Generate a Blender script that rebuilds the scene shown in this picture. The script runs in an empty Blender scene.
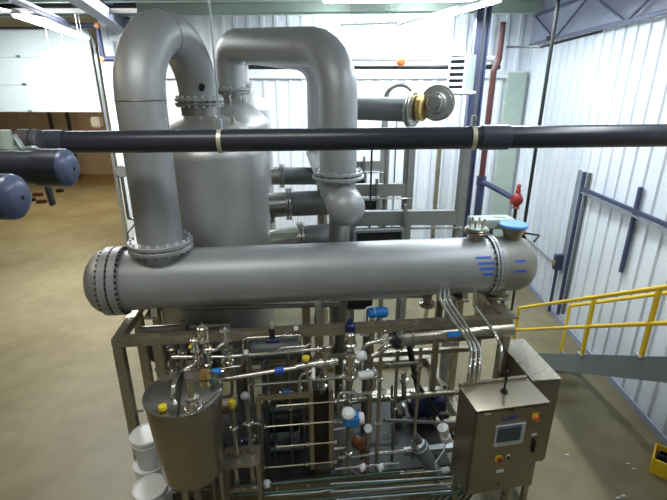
import bpy, bmesh, math, random
from mathutils import Vector, Matrix
random.seed(7)
C = bpy.context.scene.collection
R = math.radians
# ------------------------------------------------------------------ camera model
FPX = 449.0; PITCH = R(20); YAW = R(2.6); H = 4.2
RZ = Matrix.Rotation(YAW, 3, 'Z')
CP, SP = math.cos(PITCH), math.sin(PITCH)
def L(X, Y, z):                      # level camera-heading frame -> world
    v = RZ @ Vector((X, Y, 0)); return Vector((v.x, v.y, z))
def ray(x, y):
    a = (x-333.5)/FPX; v = (y-250)/FPX
    return Vector((a, CP-SP*v, -(SP+CP*v)))
def P(x, y, Y):                      # pixel at a forward distance Y
    d = ray(x, y); t = Y/d.y; return L(d.x*t, Y, H+d.z*t)
def G(x, y, z):                      # pixel on a horizontal plane z
    d = ray(x, y); t = (z-H)/d.z; return L(d.x*t, d.y*t, z)
P0 = G(117, 337, 2.02)
SA = YAW + R(6.3)
U = Vector((math.cos(SA), math.sin(SA), 0)); N = Vector((-math.sin(SA), math.cos(SA), 0)); Z = Vector((0,0,1))
CAM = Vector((0,0,H))
def F(x, y, w=0.0):                  # pixel on the skid's plane at depth w
    d = RZ @ ray(x, y); t = ((P0-CAM).dot(N)+w)/d.dot(N); return CAM + d*t
def S(u, w, z):                      # skid coordinates -> world
    return Vector((P0.x, P0.y, 0)) + U*u + N*w + Z*z
def uwz(p): q = p-P0; return q.dot(U), q.dot(N), p.z
# ------------------------------------------------------------------ materials
MATS = {}
def mat(name, col, rough=.5, metal=0.0, noise=0.0, nscale=8, bump=0.0, bscale=40, emit=None, estr=0, alpha=None, col2=None, stretch=None, rnoise=0.0):
    if name in MATS: return MATS[name]
    m = bpy.data.materials.new(name); m.use_nodes = True; nt = m.node_tree; b = nt.nodes['Principled BSDF']
    b.inputs['Base Color'].default_value = (*col, 1); b.inputs['Roughness'].default_value = rough; b.inputs['Metallic'].default_value = metal
    tc = nt.nodes.new('ShaderNodeTexCoord'); mp = nt.nodes.new('ShaderNodeMapping'); nt.links.new(tc.outputs['Object'], mp.inputs['Vector'])
    if stretch: mp.inputs['Scale'].default_value = stretch
    if noise > 0 or col2:
        n = nt.nodes.new('ShaderNodeTexNoise'); n.inputs['Scale'].default_value = nscale; n.inputs['Detail'].default_value = 6
        nt.links.new(mp.outputs[0], n.inputs['Vector'])
        r = nt.nodes.new('ShaderNodeValToRGB'); nt.links.new(n.outputs['Fac'], r.inputs['Fac'])
        c2 = col2 or tuple(c*(1-noise) for c in col)
        r.color_ramp.elements[0].position = .35; r.color_ramp.elements[1].position = .65
        r.color_ramp.elements[0].color = (*c2, 1); r.color_ramp.elements[1].color = (*col, 1)
        nt.links.new(r.outputs['Color'], b.inputs['Base Color'])
        if rnoise:
            mr = nt.nodes.new('ShaderNodeMapRange'); mr.inputs['To Min'].default_value = rough-rnoise; mr.inputs['To Max'].default_value = rough+rnoise
            nt.links.new(n.outputs['Fac'], mr.inputs['Value']); nt.links.new(mr.outputs[0], b.inputs['Roughness'])
    if bump > 0:
        n2 = nt.nodes.new('ShaderNodeTexNoise'); n2.inputs['Scale'].default_value = bscale; nt.links.new(mp.outputs[0], n2.inputs['Vector'])
        bp = nt.nodes.new('ShaderNodeBump'); bp.inputs['Strength'].default_value = bump; bp.inputs['Distance'].default_value = .01
        nt.links.new(n2.outputs['Fac'], bp.inputs['Height']); nt.links.new(bp.outputs['Normal'], b.inputs['Normal'])
    if emit:
        b.inputs['Emission Color'].default_value = (*emit, 1); b.inputs['Emission Strength'].default_value = estr
    MATS[name] = m; return m
M = dict(
 blast = mat('bead_blasted_steel', (.37,.385,.39), .46, .45, noise=.10, nscale=3, bump=.08, bscale=90, rnoise=.05),
 satin = mat('satin_steel', (.33,.33,.31), .30, .85, noise=.12, nscale=4, rnoise=.06),
 frame = mat('frame_steel', (.42,.385,.30), .28, .8, noise=.05, nscale=6, rnoise=.06),
 polish = mat('polished_steel', (.66,.64,.58), .18, .95, noise=.06, nscale=9),
 cab = mat('cabinet_steel', (.33,.295,.22), .30, .8, noise=.08, nscale=3, stretch=(30,30,1), rnoise=.05),
 vesselsteel = mat('vessel_steel', (.46,.465,.455), .40, .65, noise=.10, nscale=2, rnoise=.05),
 standsteel = mat('stand_steel', (.27,.28,.265), .5, .3, noise=.12, nscale=5),
 tanksteel = mat('tank_steel', (.38,.34,.26), .25, .88, noise=.12, nscale=3, rnoise=.05),
 dark = mat('dark_rubber', (.012,.012,.014), .55),
 headsteel = mat('head_steel', (.33,.325,.285), .45, .5, noise=.08),
 packsteel = mat('plate_pack_steel', (.075,.065,.05), .5, .4),
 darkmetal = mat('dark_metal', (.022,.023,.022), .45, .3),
 pipeblue = mat('dark_painted_pipe', (.026,.029,.042), .34, .1, noise=.15, nscale=5),
 capblue = mat('slate_cap', (.075,.095,.17), .30, .1),
 bluesteel = mat('slate_blue_steel', (.055,.065,.125), .45, .3, noise=.15, nscale=4),
 joist = mat('joist_steel', (.10,.11,.18), .5, .2),
 beamgrey = mat('primer_grey_steel', (.12,.135,.19), .55, .1, noise=.1),
 yellow = mat('safety_yellow_paint', (.90,.60,.02), .4, noise=.08, nscale=5),
 yellowcap = mat('yellow_plastic', (.75,.58,.03), .35),
 blue = mat('blue_plastic', (.02,.09,.55), .35),
 sky = mat('light_blue_plastic', (.12,.34,.80), .4),
 teal = mat('blue_enamel', (.02,.22,.62), .3),
 navy = mat('navy_enamel', (.008,.014,.08), .3, noise=.1),
 orange = mat('orange_paint', (.75,.20,.06), .45), peach = mat('faded_orange_fitting', (.65,.32,.14), .5),
 red = mat('red_paint', (.26,.018,.012), .4, noise=.15),
 redpipe = mat('maroon_pipe_paint', (.075,.020,.018), .45),
 white = mat('white_plastic', (.75,.77,.78), .4, noise=.05),
 whitemet = mat('white_enamel', (.62,.66,.68), .45),
 offgreen = mat('pale_green_paint', (.36,.44,.38), .5, noise=.08),
 hgreen = mat('grey_green_enamel', (.30,.36,.32), .5),
 brass = mat('brass', (.55,.38,.13), .3, .9),
 copper = mat('rusty_orange_casting', (.28,.10,.03), .5, .3, noise=.3),
 galv = mat('galvanised_steel', (.42,.47,.50), .38, .8, noise=.15, nscale=20),
 conduit = mat('shiny_conduit', (.70,.70,.68), .20, .95),
 screen = mat('screen_glass', (.045,.055,.075), .12),
 bezel = mat('grey_bezel', (.45,.46,.44), .4),
 lampwhite = mat('fixture_white', (.8,.82,.85), .4),
 tube = mat('fluorescent_tube', (1,1,1), .5, emit=(.86,.93,1.0), estr=28),
 ink = mat('blue_marker_ink', (.03,.13,.60), .5),
 inkp = mat('blue_print', (.04,.04,.40), .5),
 hole = mat('port_bore', (.006,.006,.007), .8),
 grey = mat('grey_plastic', (.30,.31,.31), .45),
 tubing = mat('green_grey_tubing', (.07,.12,.10), .35, .3),
 galvdark = mat('grey_stringer_paint', (.21,.25,.27), .45, .3, noise=.12, nscale=5),
 patina = mat('conduit_clamp', (.62,.60,.46), .4, .6),
)
# floor
def nodes(name):
    m = bpy.data.materials.new(name); m.use_nodes = True; return m, m.node_tree, m.node_tree.nodes['Principled BSDF']
def floor_mat():
    m, nt, b = nodes('sealed_concrete'); n = nt.nodes; l = nt.links
    tc = n.new('ShaderNodeTexCoord')
    def noise(s, d=8):
        k = n.new('ShaderNodeTexNoise'); k.inputs['Scale'].default_value = s; k.inputs['Detail'].default_value = d; l.new(tc.outputs['Object'], k.inputs['Vector']); return k
    a = noise(.45); r = n.new('ShaderNodeValToRGB'); l.new(a.outputs['Fac'], r.inputs['Fac'])
    r.color_ramp.elements[0].position = .38; r.color_ramp.elements[0].color = (.170,.146,.078,1)
    r.color_ramp.elements[1].position = .62; r.color_ramp.elements[1].color = (.235,.212,.125,1)
    c = noise(3.2); r2 = n.new('ShaderNodeValToRGB'); l.new(c.outputs['Fac'], r2.inputs['Fac'])
    r2.color_ramp.elements[0].position = .40; r2.color_ramp.elements[0].color = (.80,.76,.70,1)
    r2.color_ramp.elements[1].position = .6; r2.color_ramp.elements[1].color = (1,1,1,1)
    mx = n.new('ShaderNodeMix'); mx.data_type = 'RGBA'; mx.blend_type = 'MULTIPLY'; mx.inputs[0].default_value = .6
    l.new(r.outputs['Color'], mx.inputs[6]); l.new(r2.outputs['Color'], mx.inputs[7])
    # the old hall slab beyond the joint is browner
    sp = n.new('ShaderNodeSeparateXYZ'); l.new(tc.outputs['Object'], sp.inputs[0])
    gt = n.new('ShaderNodeMath'); gt.operation = 'GREATER_THAN'; l.new(sp.outputs['Y'], gt.inputs[0]); gt.inputs[1].default_value = 10.1
    mx2 = n.new('ShaderNodeMix'); mx2.data_type = 'RGBA'; mx2.blend_type = 'MULTIPLY'; l.new(gt.outputs[0], mx2.inputs[0])
    l.new(mx.outputs[2], mx2.inputs[6]); mx2.inputs[7].default_value = (.90,.66,.45,1)
    # brown stain trail
    w = noise(1.1, 3); ws = n.new('ShaderNodeMath'); ws.operation = 'MULTIPLY_ADD'; l.new(w.outputs['Fac'], ws.inputs[0]); ws.inputs[1].default_value = 1.0
    l.new(sp.outputs['Y'], ws.inputs[2])
    sx = n.new('ShaderNodeMath'); sx.operation = 'MULTIPLY_ADD'; l.new(sp.outputs['X'], sx.inputs[0]); sx.inputs[1].default_value = -2.68; l.new(ws.outputs[0], sx.inputs[2])
    d = n.new('ShaderNodeMath'); d.operation = 'SUBTRACT'; l.new(sx.outputs[0], d.inputs[0]); d.inputs[1].default_value = 23.8
    ab = n.new('ShaderNodeMath'); ab.operation = 'ABSOLUTE'; l.new(d.outputs[0], ab.inputs[0])
    lt = n.new('ShaderNodeMapRange'); l.new(ab.outputs[0], lt.inputs['Value']); lt.inputs['From Min'].default_value = 0; lt.inputs['From Max'].default_value = .75; lt.inputs['To Min'].default_value = .55; lt.inputs['To Max'].default_value = 0
    mx3 = n.new('ShaderNodeMix'); mx3.data_type = 'RGBA'; mx3.blend_type = 'MULTIPLY'; l.new(lt.outputs[0], mx3.inputs[0]); l.new(mx2.outputs[2], mx3.inputs[6]); mx3.inputs[7].default_value = (.62,.42,.22,1)
    # saw-cut joints
    prev = mx3.outputs[2]
    for ax, pos in (('X', -2.78), ('Y', 10.1), ('Y', 4.88), ('X', -8.8), ('X', 2.9)):
        s1 = n.new('ShaderNodeMath'); s1.operation = 'SUBTRACT'; l.new(sp.outputs[ax], s1.inputs[0]); s1.inputs[1].default_value = pos
        s2 = n.new('ShaderNodeMath'); s2.operation = 'ABSOLUTE'; l.new(s1.outputs[0], s2.inputs[0])
        s3 = n.new('ShaderNodeMath'); s3.operation = 'LESS_THAN'; l.new(s2.outputs[0], s3.inputs[0]); s3.inputs[1].default_value = .008
        q = n.new('ShaderNodeMix'); q.data_type = 'RGBA'; l.new(s3.outputs[0], q.inputs[0]); l.new(prev, q.inputs[6]); q.inputs[7].default_value = (.13,.11,.07,1); prev = q.outputs[2]
    l.new(prev, b.inputs['Base Color']); b.inputs['Roughness'].default_value = .42; b.inputs['Specular IOR Level'].default_value = .35
    return m
M['floor'] = floor_mat()
def wall_mat(name, c1, c2, rough=.45):
    return mat(name, c1, rough, 0, col2=c2, nscale=1.3)
M['wall'] = wall_mat('white_liner_panel', (.66,.70,.74), (.60,.65,.70))
M['tan'] = mat('tan_wall', (.36,.28,.19), .7, col2=(.30,.23,.155), nscale=.6)
M['ceil'] = mat('ceiling_liner', (.50,.56,.55), .6, noise=.1, nscale=1)
M['door'] = mat('door_panel_paint', (.60,.66,.66), .5, noise=.05, nscale=2)
M['insul'] = mat('grey_insulation', (.30,.32,.40), .8, noise=.08, nscale=2)
# ------------------------------------------------------------------ geometry helpers
def basis(d):
    d = d.normalized(); a = Vector((0,0,1)) if abs(d.z) < .95 else Vector((0,1,0))
    x = d.cross(a).normalized(); y = x.cross(d).normalized(); return x, y, d
def fillet(pts, r, n=6):
    pts = [Vector(p) for p in pts]; out = [pts[0]]
    for i in range(1, len(pts)-1):
        a, b, c = pts[i-1], pts[i], pts[i+1]; d1 = (a-b); d2 = (c-b); l1, l2 = d1.length, d2.length
        if l1 < 1e-6 or l2 < 1e-6: continue
        d1 /= l1; d2 /= l2; ang = d1.angle(d2)
        if ang > math.pi-.05: out.append(b); continue
        t = min(r/math.tan(ang/2), l1*.48, l2*.48); rr = t*math.tan(ang/2)
        cen = b + (d1+d2).normalized()*(rr/math.sin(ang/2))
        v1 = (b+d1*t)-cen; v2 = (b+d2*t)-cen; th = v1.angle(v2)
        for k in range(n+1):
            f = k/n; out.append(cen + (v1*math.sin((1-f)*th)+v2*math.sin(f*th))/math.sin(th))
    out.append(pts[-1]); return out
class B:
    def __init__(s): s.bm = bmesh.new()
    def ring(s, c, x, y, r, n): return [s.bm.verts.new(c + x*(r*math.cos(2*math.pi*k/n)) + y*(r*math.sin(2*math.pi*k/n))) for k in range(n)]
    def skin(s, a, b):
        n = len(a)
        for k in range(n): s.bm.faces.new((a[k], a[(k+1)%n], b[(k+1)%n], b[k]))
    def lathe(s, o, d, prof, n=24):          # prof: (distance along d, radius)
        x, y, d = basis(Vector(d)); o = Vector(o); prev = None
        for i, (h, r) in enumerate(prof):
            if r < 1e-5:
                v = s.bm.verts.new(o+d*h)
                if prev is not None:
                    if isinstance(prev, list):
                        for k in range(n): s.bm.faces.new((prev[k], prev[(k+1)%n], v))
                prev = v
            else:
                q = s.ring(o+d*h, x, y, r, n)
                if isinstance(prev, list): s.skin(prev, q)
                elif prev is not None:
                    for k in range(n): s.bm.faces.new((q[(k+1)%n], q[k], prev))
                elif prev is None: s.bm.faces.new(list(reversed(q)))
                prev = q
        if isinstance(prev, list): s.bm.faces.new(prev)
        return s
    def cyl(s, a, b, r, n=16, r2=None, bev=0):
        a = Vector(a); b = Vector(b); l = (b-a).length; r2 = r if r2 is None else r2
        if bev: return s.lathe(a, b-a, [(0, r-bev), (bev, r), (l-bev, r2), (l, r2-bev)], n)
        return s.lathe(a, b-a, [(0, r), (l, r2)], n)
    def tube(s, pts, r, n=12, bend=0, caps=True):
        pts = fillet(pts, bend) if bend else [Vector(p) for p in pts]
        q = [pts[0]]
        for p in pts[1:]:
            if (p-q[-1]).length > 1e-5: q.append(p)
        pts = q; T = []
        for i in range(len(pts)):
            a = pts[max(0, i-1)]; b = pts[min(len(pts)-1, i+1)]; T.append((b-a).normalized())
        x, y, _ = basis(T[0]); prev = None; first = None
        for i, p in enumerate(pts):
            if i: 
                x = (x - T[i]*x.dot(T[i])).normalized(); 
                if x.length < .5: x, _, _ = basis(T[i])
                y = T[i].cross(x)
            else: y = T[0].cross(x)
            k = s.ring(p, x, y, r, n)
            if prev: s.skin(prev, k)
            else: first = k
            prev = k
        if caps: s.bm.faces.new(list(reversed(first))); s.bm.faces.new(prev)
        return s
    def box(s, c, sz, ax=None, bev=0.0):
        c = Vector(c); ax = ax or (Vector((1,0,0)), Vector((0,1,0)), Z); h = [k/2 for k in sz]; vs = []
        for i in (-1,1):
            for j in (-1,1):
                for k in (-1,1): vs.append(s.bm.verts.new(c + ax[0]*(i*h[0]) + ax[1]*(j*h[1]) + ax[2]*(k*h[2])))
        fs = [s.bm.faces.new([vs[i] for i in f]) for f in ((0,1,3,2),(4,6,7,5),(0,4,5,1),(2,3,7,6),(0,2,6,4),(1,5,7,3))]
        if bev > 0:
            es = list({e for f in fs for e in f.edges}); bmesh.ops.bevel(s.bm, geom=es, offset=bev, segments=2, affect='EDGES')
        return s
    def bar(s, a, b, w, h, up=Z, bev=0.0):     # box beam from a to b, w across, h along up
        a = Vector(a); b = Vector(b); d = (b-a); l = d.length; d.normalize()
        if abs(d.dot(up)) > .95: up = N
        x = d.cross(up).normalized(); u = x.cross(d).normalized()
        return s.box((a+b)/2, (l, w, h), (d, x, u), bev)
    def ibar(s, a, b, w, h, up=Z, t=.012):
        a = Vector(a); b = Vector(b); d = (b-a).normalized()
        if abs(d.dot(up)) > .95: up = Vector((1,0,0))
        x = d.cross(up).normalized(); u = x.cross(d).normalized()
        s.bar(a, b, t, h-2*t, u); s.bar(a+u*(h/2-t/2), b+u*(h/2-t/2), w, t, u); s.bar(a-u*(h/2-t/2), b-u*(h/2-t/2), w, t, u); return s
    def angle(s, a, b, w, up=Z, t=.006):
        a = Vector(a); b = Vector(b); s.bar(a, b, t, w, up); s.bar(a, b, w, t, up); return s
    def sph(s, c, r, n=16, sq=(1,1,1)):
        m = Matrix.Translation(c) @ Matrix.Diagonal((*sq,1)); bmesh.ops.create_uvsphere(s.bm, u_segments=n, v_segments=n//2+2, radius=r, matrix=m); return s
    def torus(s, c, d, r, rr, n=28, m=8):
        x, y, d = basis(Vector(d)); prev = None; first = None
        for i in range(n):
            a = 2*math.pi*i/n; o = x*math.cos(a)+y*math.sin(a)
            q = [s.bm.verts.new(Vector(c)+o*(r+rr*math.cos(2*math.pi*k/m))+d*(rr*math.sin(2*math.pi*k/m))) for k in range(m)]
            if prev: s.skin(prev, q)
            else: first = q
            prev = q
        s.skin(prev, first); return s
    def prism(s, pts, off):
        a = [s.bm.verts.new(Vector(p)) for p in pts]; b = [s.bm.verts.new(Vector(p)+off) for p in pts]
        s.bm.faces.new(list(reversed(a))); s.bm.faces.new(b); n = len(a)
        for k in range(n): s.bm.faces.new((a[k], a[(k+1)%n], b[(k+1)%n], b[k]))
        return s
    def out(s, name, m, parent=None, label=None, cat=None, group=None, kind=None, smooth=True):
        bm = s.bm; bmesh.ops.recalc_face_normals(bm, faces=bm.faces)
        xs = [v.co for v in bm.verts]
        lo = Vector([min(v[i] for v in xs) for i in range(3)]); hi = Vector([max(v[i] for v in xs) for i in range(3)])
        o0 = Vector(((lo.x+hi.x)/2, (lo.y+hi.y)/2, lo.z))
        for v in bm.verts: v.co -= o0
        for f in bm.faces: f.smooth = smooth
        for e in bm.edges:
            if len(e.link_faces) == 2 and e.calc_face_angle(0) > R(33): e.smooth = False
        me = bpy.data.meshes.new(name); bm.to_mesh(me); bm.free()
        o = bpy.data.objects.new(name, me); C.objects.link(o); me.materials.append(M[m] if isinstance(m, str) else m)
        if parent is not None:
            o.parent = parent; w = Vector(o0); pp = parent
            while pp: w = w-Vector(pp.location); pp = pp.parent
            o.location = w
        else: o.location = o0
        tag(o, label, cat, group, kind); return o
def tag(o, label=None, cat=None, group=None, kind=None):
    if label: o['label'] = label
    if cat: o['category'] = cat
    if group: o['group'] = group
    if kind: o['kind'] = kind
    return o
def thing(name, loc, label, cat, group=None, kind=None):
    o = bpy.data.objects.new(name, None); o.empty_display_size = .1; C.objects.link(o); o.location = loc; return tag(o, label, cat, group, kind)
def bolts(parent, c, d, rad, n, r=.014, h=.05, name='bolt', m='galv', ph=0):
    """hex bolts round a flange; one mesh shared, an object each"""
    x, y, dd = basis(Vector(d)); c = Vector(c)
    b = B().lathe(-dd*h/2, dd, [(0, r), (h*.0+.001, r*1.02), (h, r)], 6).out(name, m, parent)
    wp = Vector(parent.location) if not parent.parent else Vector(parent.location)+Vector(parent.parent.location)
    base = Vector((b.location.x, b.location.y, b.location.z)) + wp
    for k in range(n):
        a = 2*math.pi*(k+ph)/n; q = b if k == 0 else b.copy()
        if k: C.objects.link(q); q.parent = parent
        q.location = base - wp + c + x*(rad*math.cos(a)) + y*(rad*math.sin(a))
def vflange(b, c, d, r, t): b.lathe(Vector(c)-Vector(d).normalized()*t/2, d, [(0, r-.006), (.006, r), (t-.006, r), (t, r-.006)], 40)
def struct(b, name, m, parent=None, smooth=True): return b.out(name, m, parent, kind='structure' if parent is None else None, smooth=smooth)
XR = 3.97; YB = 11.25; ZC = 5.9; YF = 22.3; XL = -24.0; YN = -3.0; ZD = 3.62
XD = -6.04       # right jamb of the overhead door
# ================================================================== SETTING
struct(B().box(((XL+XR+.2)/2, (YN+YF)/2, -.1), (XR-XL+.6, YF-YN+.4, .2)), 'floor', 'floor')
struct(B().box(((XL+XR)/2, (YN+YF)/2, ZC+.1), (XR-XL+.8, YF-YN+.6, .2)), 'ceiling', 'ceil')
def ribbed(name, a, b, z0, z1, nrm, pitch=.305, m='wall', d=.028, w=.075, flip=None):
    a = Vector(a); b = Vector(b); l = (b-a).length; dd = (b-a).normalized(); bb = B()
    bb.prism([a, b, b-nrm*.12, a-nrm*.12], Z*(z1-z0)) if False else None
    prof = [(0,0)]; k = pitch*.5
    while k + w < l:
        prof += [(k-w/2-.012,0),(k-w/2,d),(k+w/2,d),(k+w/2+.012,0)]
        k += pitch
    prof.append((l,0))
    pts = [a + dd*s + nrm*h for s, h in prof] + [b-nrm*.12, a-nrm*.12]
    bm = bb.bm; lo = [bm.verts.new(Vector((p.x,p.y,z0))) for p in pts]; hi = [bm.verts.new(Vector((p.x,p.y,z1))) for p in pts]; n = len(pts)
    for i in range(n): bm.faces.new((lo[i], lo[(i+1)%n], hi[(i+1)%n], hi[i]))
    for i in range(0, n-3):
        bm.faces.new((hi[i], hi[i+1], hi[n-2] if False else hi[n-1])) if False else None
    return struct(bb, name, m, smooth=False)
ribbed('wall_right', (XR, YN, 0), (XR, YB, 0), 0, ZC, Vector((-1,0,0)))
ribbed('wall_back', (XD+.1, YB, 0), (XR+.1, YB, 0), 0, ZC, Vector((0,-1,0)))
struct(B().box(((XL+XD)/2+.1, YB+.06, (4.9+ZC)/2+.55), (XD-XL+.2, .12, ZC-5.4)), 'wall_header', 'door', smooth=False)
ribbed('wall_far', (XL, YF, 0), (XR, YF, 0), 0, ZC, Vector((0,-1,0)), pitch=.6, m='tan', d=.02, w=.04)
struct(B().box((XL-.1, (YN+YF)/2, ZC/2), (.2, YF-YN, ZC)), 'wall_left', 'wall')
struct(B().box(((XL+XR)/2, YN-.1, ZC/2), (XR-XL, .2, ZC)), 'wall_near', 'wall')
struct(B().box((XR+.06, YB+(YF-YB)/2+.1, ZC/2), (.12, YF-YB, ZC)), 'wall_hall_right', 'tan')
struct(B().box((XR-.045, (YN+YB)/2, .05), (.03, YB-YN-.1, .10)).box(((XD+XR)/2+.1, YB-.045, .05), (XR-XD-.2, .03, .1)), 'baseboard_right', 'insul')
struct(B().box((XR-.04, (YN+YB)/2, (5.12+ZC)/2), (.05, YB-YN, ZC-5.12)), 'trim_1', 'insul')
# thin girt trim band on the back wall
struct(B().box(((XD+XR)/2, YB-.06, 4.46), (XR-XD-.2, .06, .16)), 'trim_2', 'whitemet')
# ---- overhead door, rolled part way up
dr = thing('door_1', (0, YB-.12, ZD), None, None, kind='structure')
for k in range(4):
    z0 = ZD + k*.615
    if z0 + .6 > ZC: break
    B().box(((XL+XD)/2-.05, YB-.13, z0+.3), (XD-XL-.1, .05, .611), bev=.008).out('door_section', 'door', dr)
for k in range(4):
    for x in (-10.3, -7.9, -5.9):
        B().box((x, YB-.165, ZD+k*.615+.02), (.10, .02, .05)).out('door_hinge', 'galv', dr)
tr = thing('door_2', (XD+.02, YB-.25, 0), None, None, kind='structure')
B().bar((XD+.03, YB-.20, 0), (XD+.03, YB-.20, 4.9), .06, .06).out('door_track', 'galv', tr)
B().bar((XD+.27, YB-.12, 0), (XD+.27, YB-.12, 5.2), .34, .12, bev=.01).out('door_jamb', 'whitemet', tr)
B().tube([(XD+.03, YB-.20, 4.85),(XD+.03, YB-.25, 5.35),(XD+.03, YB-1.0, 5.42),(XD+.03, YB-4.5, 5.42)], .03, 8, bend=.45).out('curved_track', 'galv', tr)
B().cyl((-9.5, YB-.3, 5.45), (XD+.1, YB-.3, 5.45), .022).out('torsion_shaft', 'darkmetal', tr)
# ================================================================== CEILING STEEL
def purlin(y, lab):
    B().ibar((XL+.2, y, ZC-.14), (XR-.1, y, ZC-.14), .11, .24).out('roof_purlin', 'offgreen', None, lab, 'purlin', 'pale roof purlins')
purlin(10.7, 'pale green roof purlin nearest the back wall, crossing behind the silver bend pipes')
purlin(9.0, 'pale green roof purlin one bay in front of the back wall one')
def joist(name, pa, pb, zb, zt, n, label):
    t = thing(name, (pa[0], pa[1], zb), label, 'roof joist')
    a = Vector((*pa, 0)); b = Vector((*pb, 0))
    B().bar(a+Z*zt, b+Z*zt, .09, .035).out('top_chord', 'joist', t)
    B().bar(a+Z*zb, b+Z*zb, .09, .035).out('bottom_chord', 'joist', t)
    bb = B()
    for k in range(n):
        p = a.lerp(b, k/n); q = a.lerp(b, (k+.5)/n); r = a.lerp(b, (k+1)/n)
        bb.bar(p+Z*zt, q+Z*zb, .03, .03); bb.bar(q+Z*zb, r+Z*zt, .03, .03)
    bb.out('web', 'joist', t); return t
joist('roof_joist', (XR-.16, 1.2), (XR-.16, 10.9), 5.06, 5.62, 4, 'slate blue open web joist running along the top of the right wall')
b = B(); b.ibar(G(60,-22,5.5), G(175,62,5.5), .22, .34); b.out('roof_beam', 'beamgrey', None, 'grey steel beam crossing the top left corner behind the tall pipe bend', 'beam')
B().ibar(L(-9.5,9.6,5.62), L(-3.75,9.6,5.62), .16, .22).out('roof_beam', 'darkmetal', None, 'dark beam over the raised overhead door at top left', 'beam')
# wall column
cx = P(470,140,9.2)
B().ibar((cx.x, cx.y, 0), (cx.x, cx.y, 5.7), .22, .26, Vector((1,0,0)), t=.03).out('building_column', 'bluesteel', None, 'slate blue steel building column standing in front of the back wall', 'column')
B().box((XR-.30, YB-.12, 2.25), (.42, .10, 4.5)).out('corner_shade', 'offgreen', None, 'pale green narrow box standing in for the faint shadow at the far right corner of the room', 'panel')  # thin box added for the faint shadow beside the room corner
# ================================================================== LIGHT FIXTURES
def strip(p, q, label, name='strip_light', on=True, grp=None):
    p = Vector(p); q = Vector(q); t = thing(name, (p+q)/2, label, 'light fixture', grp)
    d = (q-p).normalized(); x = d.cross(Z).normalized()
    B().prism([p+x*.03+Z*.06, p-x*.03+Z*.06, p-x*.09-Z*.0, p+x*.09-Z*.0], q-p).out('housing', 'lampwhite', t)
    for s in (-1, 1):
        B().cyl(p+x*.04*s-Z*.022+d*.03, q+x*.04*s-Z*.022-d*.03, .017, 10).out('tube_lamp', 'tube', t)
    for f in (.15, .85):
        c = p.lerp(q, f); B().cyl(c+Z*.06, Vector((c.x, c.y, ZC-.01)), .006, 6).out('suspension_cable', 'lampwhite', t)
    return t
strip(G(16,14,5.15), G(86,38,5.15), 'white suspended strip light at top left in front of the raised door')
strip(P(322,0,7.5), P(482,-2,7.7), 'long bright strip light at the top edge between the bend pipe and the joist')
strip(P(385,32,9.2), P(500,-2,6.6), 'thin slanting strip light above the louvred heater')
strip(P(340,27,10.3), P(398,25,10.3), 'bright strip light hidden in glare behind the second bend pipe')
strip((-6.4, 15, 5.5), (-3.2, 15, 5.5), 'strip light in the far hall beyond the raised door')
# ================================================================== LIGHTING
def area(loc, rot, sx, sy, power, col):
    l = bpy.data.lights.new('lamp', 'AREA'); l.shape = 'RECTANGLE'; l.size = sx; l.size_y = sy; l.energy = power; l.color = col
    o = bpy.data.objects.new('lamp_light', l); C.objects.link(o); o.location = loc; o.rotation_euler = rot; return o
cool = (.86,.93,.99); warm = (1.0,.84,.60)
area((.5, 9.7, 5.35), (0,0,0), 3.0, .5, 210, cool)
area((.45,10.2,5.2), (R(75),0,0), 2.2, .3, 120, cool)
area((-6.8, 9.0, 5.5), (R(20),0,0), 2.5, .3, 150, cool)
area((2.3, 7.2, 5.35), (0,0,0), .5, 3.0, 160, cool)
area((2.7, 3.2, 5.7), (0,0,0), .4, 2.5, 85, cool)
area((-5.1, 8.7, 5.6), (0,0,0), 2.8, 1.9, 380, (.95,.94,.9))
area((-1.2, 2.0, 5.8), (0,0,0), 2.5, .4, 62, (.95,.95,.92))
area((-9.5, 15.5, 5.6), (0,0,0), 6, .5, 520, warm)
area((-5.5, 3.0, 5.7), (0,0,0), .5, 3.0, 60, warm)
area((-2.0, -1.6, 5.6), (0,0,0), 3.0, .5, 14, warm)
w = bpy.data.worlds.new('world'); bpy.context.scene.world = w; w.use_nodes = True
w.node_tree.nodes['Background'].inputs['Color'].default_value = (.55,.6,.65,1); w.node_tree.nodes['Background'].inputs['Strength'].default_value = .07
# ================================================================== CAMERA
cd = bpy.data.cameras.new('camera'); cam = bpy.data.objects.new('camera', cd); C.objects.link(cam)
cd.sensor_width = 36; cd.lens = FPX/667*36; cam.location = CAM; cam.rotation_euler = (R(90)-PITCH, 0, YAW); cd.clip_end = 100
sc = bpy.context.scene; sc.camera = cam
sc.view_settings.view_transform = 'Standard'; sc.view_settings.look = 'None'; sc.view_settings.exposure = 0.12; sc.view_settings.gamma = 1

# ================================================================== MAIN EXCHANGER
zA = 2.42
A = G(110,281,zA); A2 = G(513,263,zA); D = (A2-A).normalized(); LEN = (A2-A).length
RA = .295
ex = thing('heat_exchanger', (A+A2)/2-Z*RA, 'long matte silver horizontal shell and tube exchanger lying across the top of the skid', 'heat exchanger')
B().lathe(A, D, [(.16,RA),(LEN-.20,RA)], 56).out('shell', 'blast', ex)
B().lathe(A, D, [(-.20,0),(-.19,.12),(-.165,.20),(-.12,.262),(-.07,.30),(-.02,.308),(.0,.335),(.065,.335),(.072,.30),(.078,.30),(.085,.335),(.15,.335),(.156,RA),(.18,RA)], 56).out('end_cover', 'blast', ex, label='dished bolted cover on the left end')
b = B(); b.lathe(A, D, [(LEN-.325,RA),(LEN-.322,RA+.024),(LEN-.30,RA+.024),(LEN-.297,RA),(LEN-.292,RA),(LEN-.289,RA+.024),(LEN-.262,RA+.024),(LEN-.259,RA)], 56); b.out('flange', 'blast', ex)
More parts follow.
